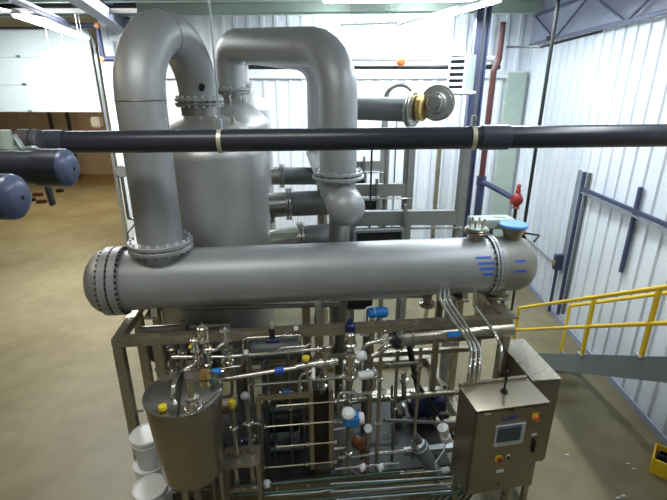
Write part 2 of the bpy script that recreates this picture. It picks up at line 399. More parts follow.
B().lathe(A, D, [(LEN-.26,RA-.002),(LEN+.02,RA-.002),(LEN+.10,RA-.03),(LEN+.16,RA-.09),(LEN+.20,RA-.18),(LEN+.21,0)], 56).out('channel_head', 'headsteel', ex, label='rounded tan steel head on the right end')
bolts(ex, A+D*.075, D, .322, 36, .011, .19, 'bolt', 'darkmetal')
bolts(ex, A+D*(LEN-.297), D, RA+.014, 32, .008, .09, 'bolt', 'darkmetal')
# saddles
def onA(x, y): # parameter along the shell for a pixel column
    p = F(x, y, uwz(A)[1]); return (p-A).dot(D)
X1, Yv = A, D
side = D.cross(Z).normalized()      # towards the camera
if side.y > 0: side = -side
def saddle(s, parent):
    c = A + D*s
    b = B(); pts = []
    n = 10
    for k in range(n+1):
        a = math.pi*(1.17 + .66*k/n); pts.append(c + side*(-math.cos(a)*(RA+.012)) + Z*(math.sin(a)*(RA+.012)))
    zb = 2.085
    pts.append(Vector((*(c + side*(math.cos(math.pi*.18)*-.01+(-math.cos(math.pi*1.83))*(RA))).xy, zb)))
    pts.append(Vector((*(c - side*(-math.cos(math.pi*1.17)*-(-RA))).xy, zb)))
    pts = [p for p in pts]; b.prism(pts, D*.10); b.out('saddle', 'frame', parent)
for s in (.40, LEN-.62): 
    c = A+D*s; b = B(); b.bar(c-side*.24-Z*(c.z-2.115), c+side*.24-Z*(c.z-2.115), .12, .025)
    b.prism([c-side*.22-Z*(c.z-2.12), c+side*.22-Z*(c.z-2.12), c+side*.2-Z*(RA*.72), c-side*.2-Z*(RA*.72)], D*.06); b.out('saddle', 'frame', ex)
# upper nozzle with mitred branch
NZ = G(160,243,2.80); s0 = (NZ-A).dot(D); NZ = A + D*s0; NZ.z = 2.79
RB = .207
B().cyl(NZ-Z*.22-Z*.12, NZ-Z*.05, RB, 40).out('branch', 'blast', ex)
b = B(); vflange(b, NZ-Z*.03, Z, RB+.09, .04); b.out('branch_flange', 'blast', ex)
# right hand nozzles
def rnoz(x, y, r, h, z0):
    p = G(x, y, z0); p = A + D*((p-A).dot(D)); return p
n1 = rnoz(475,238,.06,.2,zA+RA)
b = B(); b.cyl(n1+Z*(RA-.05), n1+Z*(RA+.07), .075, 20); vflange(b, n1+Z*(RA+.075), Z, .125, .022); vflange(b, n1+Z*(RA+.10), Z, .125, .018); b.out('small_nozzle', 'cab', ex)
n2 = rnoz(521,241,.1,.2,zA+RA)-D*.03
b = B(); b.lathe(n2+Z*(RA-.07), Z, [(0,.085),(.09,.09),(.19,.125)], 28); b.out('cone_nozzle', 'cab', ex)
b = B(); b.lathe(n2+Z*(RA+.12), Z, [(0,.14),(.018,.147),(.03,.14),(.032,0)], 28); b.out('nozzle_cover', 'sky', ex, label='flat light blue protective cap')
n3 = A + D*(LEN-.14)
b = B(); b.cyl(n3-Z*(RA+.08), n3-Z*(RA-.08), .10, 24); vflange(b, n3-Z*(RA+.06), Z, .15, .03); b.out('bottom_nozzle', 'frame', ex)
# blue chalk strokes on the shell
def stroke(s0, s1, ang, name='marker_stroke'):
    b = B(); r = RA+.0012; k = 8; pr = None
    for i in range(k+1):
        s = s0+(s1-s0)*i/k; vs = []
        for da in (-.042, .042):
            a = ang + da + (i/k-.5)*.03*0
            vs.append(b.bm.verts.new(A+D*s + side*(math.cos(a)*r) + Z*(math.sin(a)*r)))
        if pr: b.bm.faces.new((pr[0], pr[1], vs[1], vs[0]))
        pr = vs
    b.out('marker_stroke', 'ink', ex)
for s0_, s1_, a in ((LEN-.54,LEN-.38,.62),(LEN-.52,LEN-.35,.42),(LEN-.50,LEN-.35,.24),(LEN-.47,LEN-.36,.05),(LEN-.13,LEN-.02,.45),(LEN-.14,LEN-.01,.10)): stroke(s0_, s1_, a)
# bracket on the left of the branch
B().tube([G(126,251,2.55)+N*.1, G(124,236,2.8)+N*.1, G(143,214,3.0)+N*.15], .010, 8, bend=.03).out('bent_rod', 'satin', None, 'thin bent rod rising behind the left end of the long exchanger', 'rod')
# ================================================================== TANKS
ZT = 3.78
def tank(w, label, u=.70, z0=1.10, first=False, ZT=3.5, off=0):
    c = S(u, w, 0); t = thing('evaporator_tank', (c.x, c.y, 0), label, 'tank', 'evaporator tanks in a row behind the exchanger')
    RT = .70
    prof = [(z0-.0,RT)]
    B().lathe(c, Z, [(z0-.35,.12),(z0-.0,RT),(ZT,RT)], 64).out('shell', 'vesselsteel', t)
    B().lathe(c, Z, [(ZT,RT+.004),(ZT+.03,RT+.002),(ZT+.09,RT-.02),(ZT+.18,RT-.09),(ZT+.27,RT-.20),(ZT+.35,RT-.34),(ZT+.40,.22),(ZT+.42,.10),(ZT+.425,.0)], 64).out('dome', 'vesselsteel', t)
    n0 = c+D*off; NT = 4.05+(ZT-3.5)*.6
    b = B(); b.cyl(n0+Z*(NT-.25), n0+Z*(NT-.02), .205, 40); vflange(b, n0+Z*(NT-.025), Z, .262, .035); b.out('top_nozzle', 'satin', t)
    for a in (.6, 2.2, 3.8, 5.4):
        p = c + Vector((math.cos(a)*.6, math.sin(a)*.6, 0)); B().cyl(p, p+Z*(z0+.1), .045, 12).out('leg', 'frame', t)
    for a in (-.35, -.9):
        p = c + Vector((math.cos(a)*.42, math.sin(a)*.42, ZT+.29))
        b = B(); b.cyl(p, p+Z*.10, .022, 10); b.torus(p+Z*.12, Vector((1,.3,0)), .022, .008, 12, 6); b.out('lifting_lug', 'polish', t)
    q = n0.copy(); q.z = NT; return q
TC1 = tank(1.50, 'big silver domed vessel just behind the exchanger, nearest of three in a row', first=True)
TC2 = tank(3.05, 'big silver domed vessel, middle one of three, seen behind the nearest', ZT=3.66, off=.20)
TC3 = tank(4.60, 'big silver domed vessel, farthest one of three in the row', ZT=3.80, off=.15)
# ================================================================== VAPOUR PIPES
def flangepair(b, c, d, r, t=.035, gap=.012): vflange(b, Vector(c)-Vector(d)*(t/2+gap/2), d, r, t); vflange(b, Vector(c)+Vector(d)*(t/2+gap/2), d, r, t)
top = TC1+Z*.02; base = Vector(NZ)+Z*.0
h = (Vector((top.x,top.y,0))-Vector((base.x,base.y,0))); dist = h.length; h.normalize(); rr = dist/2
zc = top.z + .02
pts = [base+Z*.02, Vector((base.x, base.y, zc))]
for k in range(1, 18):
    a = math.pi*k/18; pts.append(Vector((base.x, base.y, zc)) + h*(rr-rr*math.cos(a)) + Z*(rr*math.sin(a)))
pts += [Vector((top.x, top.y, zc)), top+Z*.01]
t1 = thing('bend_pipe', base, 'tall silver upside-down U pipe at left, from the exchanger over to the nearest vessel', 'pipe')
b = B(); b.tube(pts, RB, 48); b.out('pipe_body', 'blast', t1)
b = B(); vflange(b, base+Z*.02, Z, RB+.09, .04); b.out('flange', 'blast', t1)
b = B(); vflange(b, top+Z*.0, Z, .262, .035); b.out('flange', 'blast', t1)
for i in (1, 9): # weld beads
    d = (pts[i+1]-pts[i-1]).normalized(); B().torus(pts[i], d, RB+.001, .006, 48, 6).out('weld_seam', 'satin', t1)
bolts(t1, base-Z*.005, Z, RB+.062, 20, .013, .13, 'bolt', 'whitemet')
bolts(t1, top-Z*.02, Z, .238, 20, .013, .12, 'bolt', 'whitemet', ph=.5)
Yt = (RZ.transposed() @ top).y; q0 = P(202,86,Yt-.225)
B().cyl(q0, q0+(top-q0).normalized()*.06, .030, 20).out('open_port', 'hole', t1, label='round black open port')
# thermowell stub facing left with two blue chalk marks
for zz in (3.30, 3.62):
    b = B(); pr = None
    for i in range(7):
        a = math.pi*(1.02+.09*i/6); vs = [b.bm.verts.new(Vector((base.x, base.y, zz+dz+.006*i)) + Vector((math.cos(a), math.sin(a), 0))*(RB+.0015)) for dz in (-.012,.012)]
        if pr: b.bm.faces.new((pr[0],pr[1],vs[1],vs[0]))
        pr = vs
    b.out('marker_stroke', 'ink', t1)
# second pipe: over from the middle vessel to the header
HS = L(.135, 4.62, 3.0); HD = N.copy()
hs2 = HS + HD*.36 - D*.045
def bent_over(src, dst, zt, rad, label, r=.203, zbot=3.31):
    a = src+Z*.02; bq = Vector((dst.x, dst.y, zbot))
    t = thing('overhead_pipe', bq, label, 'pipe')
    b = B(); b.tube([a, Vector((a.x,a.y,zt+.17)), Vector((bq.x,bq.y,zt)), bq], r, 40, bend=rad); b.out('pipe_body', 'blast', t)
    b = B(); vflange(b, bq+Z*.0, Z, r+.07, .035); b.out('flange', 'blast', t)
    b = B(); vflange(b, a, Z, .275, .035); b.out('flange', 'blast', t)
    bolts(t, bq-Z*.02, Z, r+.045, 18, .012, .12, 'bolt', 'galv')
    bolts(t, a-Z*.02, Z, .25, 18, .012, .11, 'bolt', 'galv')
    return t
t2 = bent_over(TC2, hs2, 4.57, .48, 'silver pipe running overhead from the middle vessel and down to the flanged tee')
hs3 = HS + HD*3.55
t3 = bent_over(TC3, hs3, 4.62, .42, 'silver overhead pipe half hidden behind the nearer one, from the farthest vessel')
# header
hd = thing('vapour_header', HS+HD*1.8-Z*.24, 'matte silver horizontal header with a rounded end pointing at the viewer below the flanged pipe', 'pipe header')
B().lathe(HS, HD, [(-.17,0),(-.16,.07),(-.13,.13),(-.085,.175),(-.03,.197),(.0,.200),(4.3,.200)], 40).out('header_body', 'blast', hd)
for s in (hs2, hs3):
    b = B(); b.cyl(Vector((s.x,s.y,HS.z+.05)), Vector((s.x,s.y,3.27)), .20, 32); vflange(b, Vector((s.x,s.y,3.262)), Z, .29, .035); b.out('riser', 'blast', hd)
b = B(); b.cyl(Vector((hs2.x,hs2.y,1.0))+D*.02, Vector((hs2.x,hs2.y,HS.z-.05))+D*.02, .125, 28); b.out('downcomer', 'satin', hd)
b = B(); p = HS+HD*3.0; b.cyl(Vector((p.x,p.y,0)), Vector((p.x,p.y,HS.z-.05)), .09, 20); b.out('support_leg', 'frame', hd)
B().cyl(Vector((hs2.x,hs2.y,0))+D*.02, Vector((hs2.x,hs2.y,1.0))+D*.02, .06, 16).out('support_leg', 'frame', hd)
# side pipes between vessels and header
def sidepipe(xa, ya, xb, yb, Y, r, fx, label, m='satin', elbow=True, blue=False):
    a = P(xa,ya,Y); b2 = P(xb,yb,Y+.12); f = P(fx,(ya+yb)/2,Y+.05)
    t = thing('side_pipe', f, label, 'pipe', 'flanged pipes between the vessels and the header')
    dd = (b2-f).normalized()
    b = B(); b.tube([a-N*.12-D*.15, f-dd*.06] if not elbow else [a-Z*.22-N*.10, a, f-dd*.02], r, 24, bend=r*1.3); b.out('elbow', m, t)
    b = B(); b.cyl(f, b2, r, 24); b.out('pipe_body', 'darksat' , t)
    b = B(); flangepair(b, f, dd, r+.055, .028); b.out('flange', 'satin', t)
    bolts(t, f, dd, r+.035, 12, .010, .10, 'bolt', 'galv')
    if blue: B().cyl(a+Z*.0-N*.2, a-N*.2+Z*.1, .05, 12).out('blue_cap', 'blue', t)
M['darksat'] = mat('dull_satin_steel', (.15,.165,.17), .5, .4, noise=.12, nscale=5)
sidepipe(262,176,326,176,7.9,.155,282,'dark flanged pipe with blue cap, uppermost and farthest of the three beside the big vessel', blue=True)
sidepipe(262,206,346,202,6.5,.185,289,'dark flanged pipe, middle of the three beside the big vessel')
sidepipe(262,243,342,236,5.45,.175,301,'bright flanged pipe, lowest and nearest of the three just above the exchanger','polish', elbow=False)
# right hand large pipe with valve
YP = 7.3
pa = P(352,111,YP-.9); pb = P(412,110,YP); pa = Vector((hs3.x+.15, hs3.y, pb.z))
t = thing('outlet_pipe', pb, 'grey flanged horizontal pipe ending at the valve right of the second bend pipe', 'pipe')
dd = (pb-pa).normalized()
B().cyl(pa, pb, .185, 32).out('pipe_body', 'darksat', t)
b = B(); flangepair(b, pb, dd, .27, .035); b.out('flange', 'satin', t); bolts(t, pb, dd, .24, 14, .013, .12, 'bolt', 'galv')
pe = P(400,140,YP-.2); 
for x in (388, 408):
    q = P(x,128,YP-.3); B().cyl((q.x,q.y,0), (q.x,q.y,3.55), .04, 10).out('support_post', 'standsteel', t)
q = P(400,100,YP+.9); b = B(); b.torus(q, (CAM-q), .25, .045, 28, 8); b.tube([q, Vector((q.x,YB-.03,q.z))], .05, 10); b.out('rim_flange', 'satin', None, 'bolted ring flange standing up behind the grey outlet pipe', 'flange')
v = thing('butterfly_valve', pb, 'round steel valve with brass rim at the end of the grey outlet pipe', 'valve')
vc = P(421,108,YP+.05); b = B(); b.lathe(vc-dd*.05, dd, [(0,.17),(.02,.2),(.10,.2),(.12,.17)], 28); b.out('valve_neck', 'brass', v)
vc2 = P(436,103,YP-.05); fr = (CAM-vc2).normalized(); fr = (fr-D*.35).normalized()
b = B(); b.lathe(vc2-fr*.12, fr, [(0,.20),(.02,.27),(.07,.27),(.08,.24),(.12,.24),(.125,.17),(.17,.15),(.18,.10),(.24,.09),(.245,0)], 36); b.out('blower_casing', 'satin', v)
B().torus(vc2+fr*.10, fr, .11, .012, 28, 8).out('handwheel', 'polish', v)
bolts(v, vc2-fr*.04, fr, .25, 10, .014, .05, 'bolt', 'brass')
q = P(441,128,YP); B().bar((q.x,q.y,0),(q.x,q.y,3.35), .06, .06).out('support_post', 'frame', v)
# ================================================================== RIGHT REAR SUPPORT FRAMES
def rframe(xl, xr, y, Y, wpx, ztop, label, postx=None, box=None):
    a = P(xl,y,Y-.05); b2 = P(xr,y,Y); b2.z = a.z
    t = thing('pipe_stand', (b2.x,b2.y,0), label, 'stand', 'steel stands to the right of the header')
    B().bar(a, b2, .10, .19, bev=.006).out('crossbeam', 'standsteel', t)
    B().bar((b2.x,b2.y,0), (b2.x,b2.y,ztop), .11, .11, bev=.006).out('post', 'standsteel', t)
    B().bar((a.x,a.y,0), (a.x,a.y,a.z), .09, .09, bev=.006).out('post', 'standsteel', t)
    m = a.lerp(b2, .47)-N*.10
    B().bar(m-Z*.35, m+Z*.20, .04, .06).out('bracket', 'satin', t)
    B().tube([m-Z*.12+D*.03, b2-N*.1-Z*.12], .014, 8).out('rod', 'polish', t)
    c = a.lerp(b2, .22)-N*.16
    if box:
        bw, bh = box
        b = B(); o = c-Z*(.10+bh/2)
        b.box(o, (bw, .10, bh), (D, N, Z)); b.out('dark_louver', 'dark', t)
        b = B()
        b.bar(o-D*bw/2+Z*bh/2-N*.08, o+D*bw/2+Z*bh/2-N*.08, .05, .035); b.bar(o-D*bw/2-Z*bh/2-N*.08, o+D*bw/2-Z*bh/2-N*.08, .05, .035)
        b.bar(o-D*bw/2+Z*bh/2-N*.08, o-D*bw/2-Z*bh/2-N*.08, .04, .05); b.bar(o+D*bw/2+Z*bh/2-N*.08, o+D*bw/2-Z*bh/2-N*.08, .04, .05); b.out('louver_frame', 'galv', t)
    return t
rframe(352,459,218,5.7,0,3.55,'steel stand right of the header, nearest of three, with the lowest crossbeam', box=(.62,.42))
rframe(345,409,190,7.0,0,3.6,'steel stand right of the header, middle one of three', box=(.50,.40))
rframe(345,383,166,8.8,0,3.7,'steel stand right of the header, farthest and smallest of three', box=(.4,.35))
for i,(x,y0,y1,Y,lab) in enumerate(((369,150,248,6.2,'thin vertical rod standing left of the nearest black louvre'),(393,100,205,9.6,'dark thin vertical rod against the back wall right of the outlet pipe'))):
    a = P(x,y1,Y); b2 = P(x-2,y0,Y); B().cyl((a.x,a.y,0),(a.x,a.y,b2.z), .014, 8).out('vertical_rod', 'darkmetal', None, lab, 'rod')
# ================================================================== OVERHEAD PIPES (FOREGROUND)
PA = P(-25,143.5,3.5); PB = P(667,135.4,3.5)
PB = PA+(PB-PA)*((XR-.03-PA.x)/(PB.x-PA.x)); dP = (PB-PA).normalized(); RP = .084
M['couplingdark'] = mat('coupling_paint', (.045,.05,.075), .35, .1)
mp = thing('overhead_pipe', (PA+PB)/2, 'long dark blue-black pipe crossing the whole view in front of the silver vessels', 'pipe')
B().cyl(PA, PB, RP, 32).out('pipe_body', 'pipeblue', mp)
def atx(x): 
    d = RZ @ ray(x, 140); n = Vector((dP.y,-dP.x,0)); t = ((PA-CAM).dot(n))/d.dot(n); q = CAM+d*t; return PA + dP*((q-PA).dot(dP))
for x0, x1 in ((18,66),(480,508)):
    a = atx(x0); b2 = atx(x1); B().cyl(a, b2, RP+.009, 32, bev=.004).out('coupling', 'couplingdark', mp)
def hanger(x, lab, yoff=0):
    c = atx(x); t = thing('pipe_hanger', c, lab, 'pipe hanger', 'clevis hangers on the long dark pipe')
    b = B(); n = 24; x_, y_ = Vector((dP.y,-dP.x,0)), Z
    # strap loop
    pr = None; fi = None
    for k in range(n):
        a = 2*math.pi*k/n; o = x_*math.cos(a)+y_*math.sin(a); q = [b.bm.verts.new(c+o*r+dP*s) for r, s in ((RP+.003,-.016),(RP+.009,-.016),(RP+.009,.016),(RP+.003,.016))]
        if pr: b.skin(pr, q)
        else: fi = q
        pr = q
    b.skin(pr, fi); b.out('strap', 'patina', t)
    b = B(); b.box(c+Z*(RP+.04), (.035, .07, .075), (dP, x_, Z), bev=.006); b.cyl(c+Z*(RP+.05)-x_*.05, c+Z*(RP+.05)+x_*.05, .010, 8); b.out('yoke', 'galv', t)
    B().cyl(c+Z*(RP+.07), Vector((c.x,c.y,ZC-.005)), .007, 8).out('hanger_rod', 'galv', t)
hanger(221, 'metal strap hanger on the long dark pipe below the tall U pipe')
hanger(472, 'metal strap hanger on the long dark pipe near its right coupling')
# capped pipes at the left
def capped(x, y, Y, r, lab, back=1.6, slope=.004):
    e = P(x, y, Y); d = (RZ @ Vector((1,-.01,0))).normalized(); a = e - d*back
    t = thing('capped_pipe', e, lab, 'pipe', 'capped dark pipes at the left edge')
    B().cyl(a, e-d*.05, r, 32).out('pipe_body', 'pipeblue', t)
    for s_ in (.1, .5): q = a+d*s_; B().cyl(q, Vector((q.x,q.y,ZC-.005)), .007, 8).out('hanger_rod', 'galv', t)
    B().lathe(e, d, [(-.155,r),(-.150,r+.010),(-.03,r+.010),(-.026,r+.010)], 40).out('cap_collar', 'pipeblue', t)
    B().lathe(e, d, [(-.026,r+.010),(-.012,r+.006),(.003,r-.012),(.012,r*.6),(.015,0)], 40).out('end_cap', 'capblue', t)
    side2 = d.cross(Z); B().cyl(e+d*.008+Z*-.005, e+d*.022, .007, 8).out('plug', 'dark', t)
capped(71,168,2.22,.083,'dark blue capped pipe at left, just below the long pipe')
capped(19,197,1.72,.080,'dark blue capped pipe at the left edge, lower and nearer of the two')
# butterfly valve actuator & strut behind them
M['darksat2'] = mat('weathered_casting', (.10,.10,.11), .45, .4)
vv = thing('clamp_valve', P(30,140,3.0), 'grey clamp valve with lever behind the capped pipes at the left edge', 'valve')
c = P(24,141,3.37)
B().lathe(c-dP*.03, dP, [(0,.075),(.01,.085),(.10,.085),(.105,.07),(.115,.07),(.12,.085),(.15,.085),(.16,.07)], 28).out('valve_body', 'darksat2', vv)
b = B(); b.tube([P(14,136,2.95), P(24,150,2.9), P(34,148,2.9), P(46,156,2.95)], .018, 10, bend=.02); b.out('lever', 'galv', vv)
b = B(); b.cyl(P(4,140,2.9)-Z*.05, P(4,140,2.9)+Z*.06, .05, 14); b.box(P(8,150,2.9), (.10,.08,.05), bev=.01); b.out('gear_box', 'offgreen', vv)
B().bar(P(45,182,2.6)+Z*.1, P(53,205,2.62), .022, .035).out('hanging_strut', 'pipeblue', None, 'short dark strut hanging down below the capped pipe at left', 'strut')
# red/other vertical pipes right of hangers
# ================================================================== BACK WALL SERVICES
YW = 11.0
def runx(x0, x1, y, Y, r, m, lab, name='service_pipe', cat='pipe', y2=None):
    a = P(x0,y,Y); b2 = P(x1,y if y2 is None else y2,Y); return B().cyl(a, b2, r, 12).out(name, m, None, lab, cat)
runx(318,500,59,9.6,.05,'whitemet','white horizontal pipe high on the back wall right of the bend pipes')
runx(232,500,67,9.75,.045,'darkmetal','dark horizontal pipe just below the white one on the back wall')
B().sph(P(401,61,9.54), .10, 12).out('junction_box', 'orange', None, 'small orange round junction on the white wall pipe', 'junction box')
# unit heater
hc = P(462,75,9.0)
t = thing('unit_heater', hc-Z*.35, 'white louvred unit heater hanging near the back wall beside the blue column', 'heater')
fx = (RZ @ Vector((.72,-.69,0))).normalized(); fy = Vector((-fx.y, fx.x, 0))
B().box(hc, (.34,.34,.70), (fx,fy,Z), bev=.01).out('casing', 'hgreen', t)
b = B(); f0 = hc - fy*.20
B().box(hc-fy*.172, (.30,.01,.64), (fx,fy,Z)).out('gap_shade', 'dark', t)  # dark sheet added behind the louvres to darken their gaps
b.bar(f0-fx*.16-Z*.35, f0-fx*.16+Z*.35, .03,.03); b.bar(f0+fx*.16-Z*.35, f0+fx*.16+Z*.35, .03,.03); b.bar(f0-fx*.17+Z*.34, f0+fx*.17+Z*.34,.03,.03); b.bar(f0-fx*.17-Z*.34, f0+fx*.17-Z*.34,.03,.03); b.out('louver_frame', 'lampwhite', t)
for k in range(6):
    z = -.27+k*.108; b = B(); b.prism([f0-fx*.15+Z*(z-.02)-fy*.04, f0-fx*.15+Z*(z+.025)+fy*.015, f0-fx*.15+Z*(z+.033)+fy*.015, f0-fx*.15+Z*(z-.012)-fy*.04], fx*.3); b.out('louver', 'lampwhite', t)
for s in (-.18,.18): B().cyl(hc+fx*s+Z*.34, Vector(((hc+fx*s).x,(hc+fx*s).y,ZC-.005)), .008, 6).out('hanger_rod', 'galv', t)
sh = P(452,92,9.0); B().bar(sh-fx*.45, sh+fx*.42, .35, .045).out('heater_shelf', 'lampwhite', None, 'white shelf bracket directly under the louvred heater', 'shelf')
# sprinkler riser
rx = thing('sprinkler_riser', P(497,100,9.4), 'maroon vertical sprinkler riser between the blue column and the room corner', 'pipe')
a = P(503,22,9.4); ym = P(500,60,9.4); e = P(488,181,9.4)
B().tube([a, Vector((a.x,a.y,ym.z)), Vector((a.x-.07,a.y,ym.z-.2)), Vector((a.x-.07,a.y,e.z))], .062, 14, bend=.1).out('riser_pipe', 'redpipe', rx)
c0 = Vector((a.x-.07, a.y, e.z))
b = B(); b.cyl(c0+Z*.10, c0-Z*.09, .10, 14); b.sph(c0, .10, 12); b.out('elbow_fitting', 'bluesteel', rx)
ve = P(517,200,8.3)
B().cyl(c0, ve-Z*.0, .055, 12).out('branch_pipe', 'bluesteel', rx)
B().cyl(Vector((c0.x,c0.y,0)), c0, .085, 12).out('lower_riser', 'bluesteel', rx)
al = thing('alarm_valve', ve, 'bright red valve on the sprinkler branch right of the blue column', 'valve')
B().lathe(ve-Z*.17, Z, [(0,.05),(.02,.07),(.05,.05),(.10,.085),(.2,.10),(.27,.07),(.30,.045),(.36,.05),(.40,.03),(.44,.045),(.48,.02)], 18).out('valve_body', 'red', al)
B().cyl(ve-D*.1, ve+D*.08, .08, 14).out('valve_flange', 'red', al)
B().cyl(ve-Z*.55, ve-Z*.17, .035, 10).out('drain_pipe', 'darkmetal', al)
B().torus(ve-Z*.5, N, .05, .02, 14, 6).out('drain_elbow', 'darkmetal', al)
B().cyl(Vector((ve.x,ve.y,0)), ve-Z*.5, .04, 10).out('drain_riser', 'bluesteel', al)
# dark conduit beside right wall
ca = P(559,0,7.4); cb = P(524,228,7.4)
cd2 = thing('conduit', cb, 'thin dark vertical conduit dropping from the ceiling at the right', 'conduit')
cc = P(541,115,7.3)
B().tube([Vector((cc.x,cc.y,ZC-.005)), Vector((cc.x,cc.y,P(525,233,7.3).z)), P(525,238,7.3)-Z*.02], .028, 10).out('conduit_body', 'darkmetal', cd2)
q = Vector((cc.x,cc.y,P(525,233,7.3).z)); B().tube([q, q+Vector((.26,-.05,-.02)), q+Vector((.02,-.45,-.0))], .018, 8, bend=.02).out('side_arm', 'darkmetal', cd2)
B().cyl(q-Z*.02, q+Z*.14, .035, 10).out('fitting', 'copper', cd2)
B().cyl((q.x,q.y,0), q, .022, 8).out('lower_conduit', 'darkmetal', cd2)
# struts on the right wall
def wallpt(x, y, off=.05):   # pixel onto the right wall's face
    d = RZ @ ray(x,y); t = (XR-off-CAM.x)/d.x; return CAM+d*t
def vstrut(x, y0, y1, lab, m='bluesteel', w=.045, off=.05):
    a = wallpt(x,y0,off); b2 = wallpt(x-.155*(y1-y0)*1.05, y1, off); a2 = Vector((a.x,a.y,b2.z))
    B().bar(a, a2, w, .045).out('strut_channel', m, None, lab, 'strut', 'strut channels on the right wall')
vstrut(580,170,275,'grey upright strut on the right wall, leftmost of the three side by side','galv')
vstrut(585,172,318,'slate blue upright strut on the right wall, centre of the three side by side')
vstrut(590,173,318,'grey blue upright strut on the right wall, rightmost of the three side by side','darksat')
vstrut(641,187,276,'short dark blue upright strut alone on the right wall, crossed by the long strut')
a = wallpt(583,189,.11); b2 = wallpt(667,225,.11); b2 = a+(b2-a)*1.9; b2.z = a.z if False else b2.z
lst = B().bar(a, b2, .045, .055).out('strut_channel', 'bluesteel', None, 'long slate blue strut running along the right wall towards the viewer', 'strut')
B().bar(a-Z*.06+Vector((-.01,0,0)), b2-Z*.06+Vector((-.01,0,0)), .04, .025).out('strut_cover', 'galv', lst, 'bright cover strip')
sb = wallpt(558,262,.14); t = thing('disconnect_switch', sb, 'small dark switch box on the right wall left of the three struts', 'switch box')
B().box(sb, (.14,.12,.30), bev=.01).out('switch_body', 'bluesteel', t); B().box(sb+Vector((-.09,-.03,0)), (.04,.06,.09), bev=.008).out('switch_handle', 'brass', t)
B().cyl((sb.x,sb.y,.1), sb-Z*.14, .03, 8).out('feed_conduit', 'bluesteel', t)
a = wallpt(524,236,.035); b2 = wallpt(553,262,.035); B().tube([a, b2], .016, 8).out('cable_run', 'galv', None, 'thin pale cable running down the right wall from the pipe arm to the dark switch', 'cable')
# light pendants at the top right
a = wallpt(548,42,.25); B().cyl((a.x,a.y,a.z+.02),(a.x,a.y,a.z+.10), .05, 12).out('ceiling_sensor', 'darkmetal', None, 'small dark round fitting under the joist beside the conduit', 'sensor')
a = L(2.05,7.25,4.75); b2 = P(520,44,8.6); 
B().tube([Vector((XR-.3,7.6,4.98)), P(541,47,7.3), P(507,47,9.4)], .018, 8).out('crossing_conduit', 'darkmetal', None, 'thin dark conduit crossing to the maroon riser below the joist', 'conduit')
# left orange-elbowed pipe near door track
ys = 10.8
b_ = thing('sprinkler_branch', P(70,26,ys), 'slate pipe with orange elbows above the door track at top left', 'pipe')
p1 = P(72,25.5,ys); p2 = P(97,26,ys); p3 = P(105,59,ys); p4 = P(128,60,ys)
p0 = G(6,-4,5.3)
B().tube([p0, p1, p2, Vector((p2.x+.02,p2.y,p3.z)), Vector((p4.x,p3.y,p3.z))], .055, 12, bend=.08).out('pipe_run', 'bluesteel', b_)
for q in (p1, p2, Vector((p2.x+.02,p2.y,p3.z))): B().sph(q, .072, 12).out('elbow_fitting', 'peach', b_)
hg = P(80,30,10.4)
for x in (47,62,82):
    a = P(x,36,10.3); B().cyl(a-Z*.25, Vector((a.x,a.y,ZC-.005)), .006, 6).out('hanger_rod', 'lampwhite', None, 'thin white hanger rod from the ceiling in front of the raised door', 'hanger rod', 'white rods in front of the raised door')
# far hall wall posts
for x, lab in ((62,'dark slim post against the tan far wall, left of two'),(79,'dark slim post against the tan far wall, right of two')):
    a = P(x,176,21.9); B().bar((a.x,a.y,0),(a.x,a.y,5), .12,.12).out('slim_post', 'darkmetal', None, lab, 'post')
a = P(97,122,21); B().box(a, (.4,.4,.45), bev=.05).out('box_fan', 'white', None, 'small white unit high on the tan far wall beside the door track', 'fan')
for i,(x,y) in enumerate(((32,201),(42,203),(60,192),(38,196))):
    a = G(x,y,0); b=B(); b.box(a+Z*.06,(.25+.1*(i%2),.2,.12),(U,N,Z),bev=.02); b.out('scrap_block','redpipe' if i%2 else 'darkmetal',None,'small dark bit of scrap on the far hall floor below the capped pipe','scrap','scraps on the far hall floor')
for zz, yy in ((0,176),(1,186),(2,203)):
    pass
# gauge left of the U pipe near door track
a = P(121,172,5.6)
t = thing('dial_gauge', a, 'small round white gauge on a bracket just left of the tall U pipe', 'gauge')
fr = (CAM-a).normalized()
B().cyl(a-fr*.03, a+fr*.03, .075, 20, bev=.008).out('gauge_case', 'galv', t); B().cyl(a+fr*.03, a+fr*.033, .062, 20).out('gauge_face', 'white', t)
B().cyl(a-Z*.6, a-Z*.06, .02, 8).out('stem', 'satin', t); q=a-Z*.6; B().cyl(q, Vector((TC1.x-.66,TC1.y+.05,q.z)), .018, 8).out('arm', 'satin', t)

M['lidsteel'] = mat('lid_steel', (.42,.41,.38), .14, .92, noise=.06, nscale=4)
# ================================================================== SKID FRAME
UR = uwz(F(508,312,0))[0]
zt = 2.02; bw = .09
sk = thing('skid_frame', S(UR/2,.8,0), 'square tube steel skid frame carrying the long exchanger and all the pipework', 'frame')
def fb(name, a, b2, w=bw, h=bw, m='frame'): return B().bar(S(*a), S(*b2), w, h, bev=.006).out(name, m, sk)
fb('top_beam', (-bw/2,0,zt-bw/2), (UR+bw/2,0,zt-bw/2)); fb('top_beam', (0,bw/2,zt-bw/2), (0,1.20,zt-bw/2)); fb('top_beam', (UR,bw/2,zt-bw/2), (UR,1.20,zt-bw/2))
fb('top_beam', (-bw/2,.72,zt-.02), (UR+bw/2,.72,zt-.02)); fb('top_beam', (-bw/2,1.24,zt-bw/2), (.02,1.24,zt-bw/2))
u1 = uwz(F(158,342,0))[0]; u2 = uwz(F(322,340,0))[0]
for u in (0, u1, UR): fb('post', (u,0,.10), (u,0,zt-bw))
fb('post', (u2,.42,.10), (u2,.42,zt-bw))
for u in (0, UR): 
    for w_ in (.60, 1.20): fb('post', (u,w_,.10), (u,w_,zt-bw))
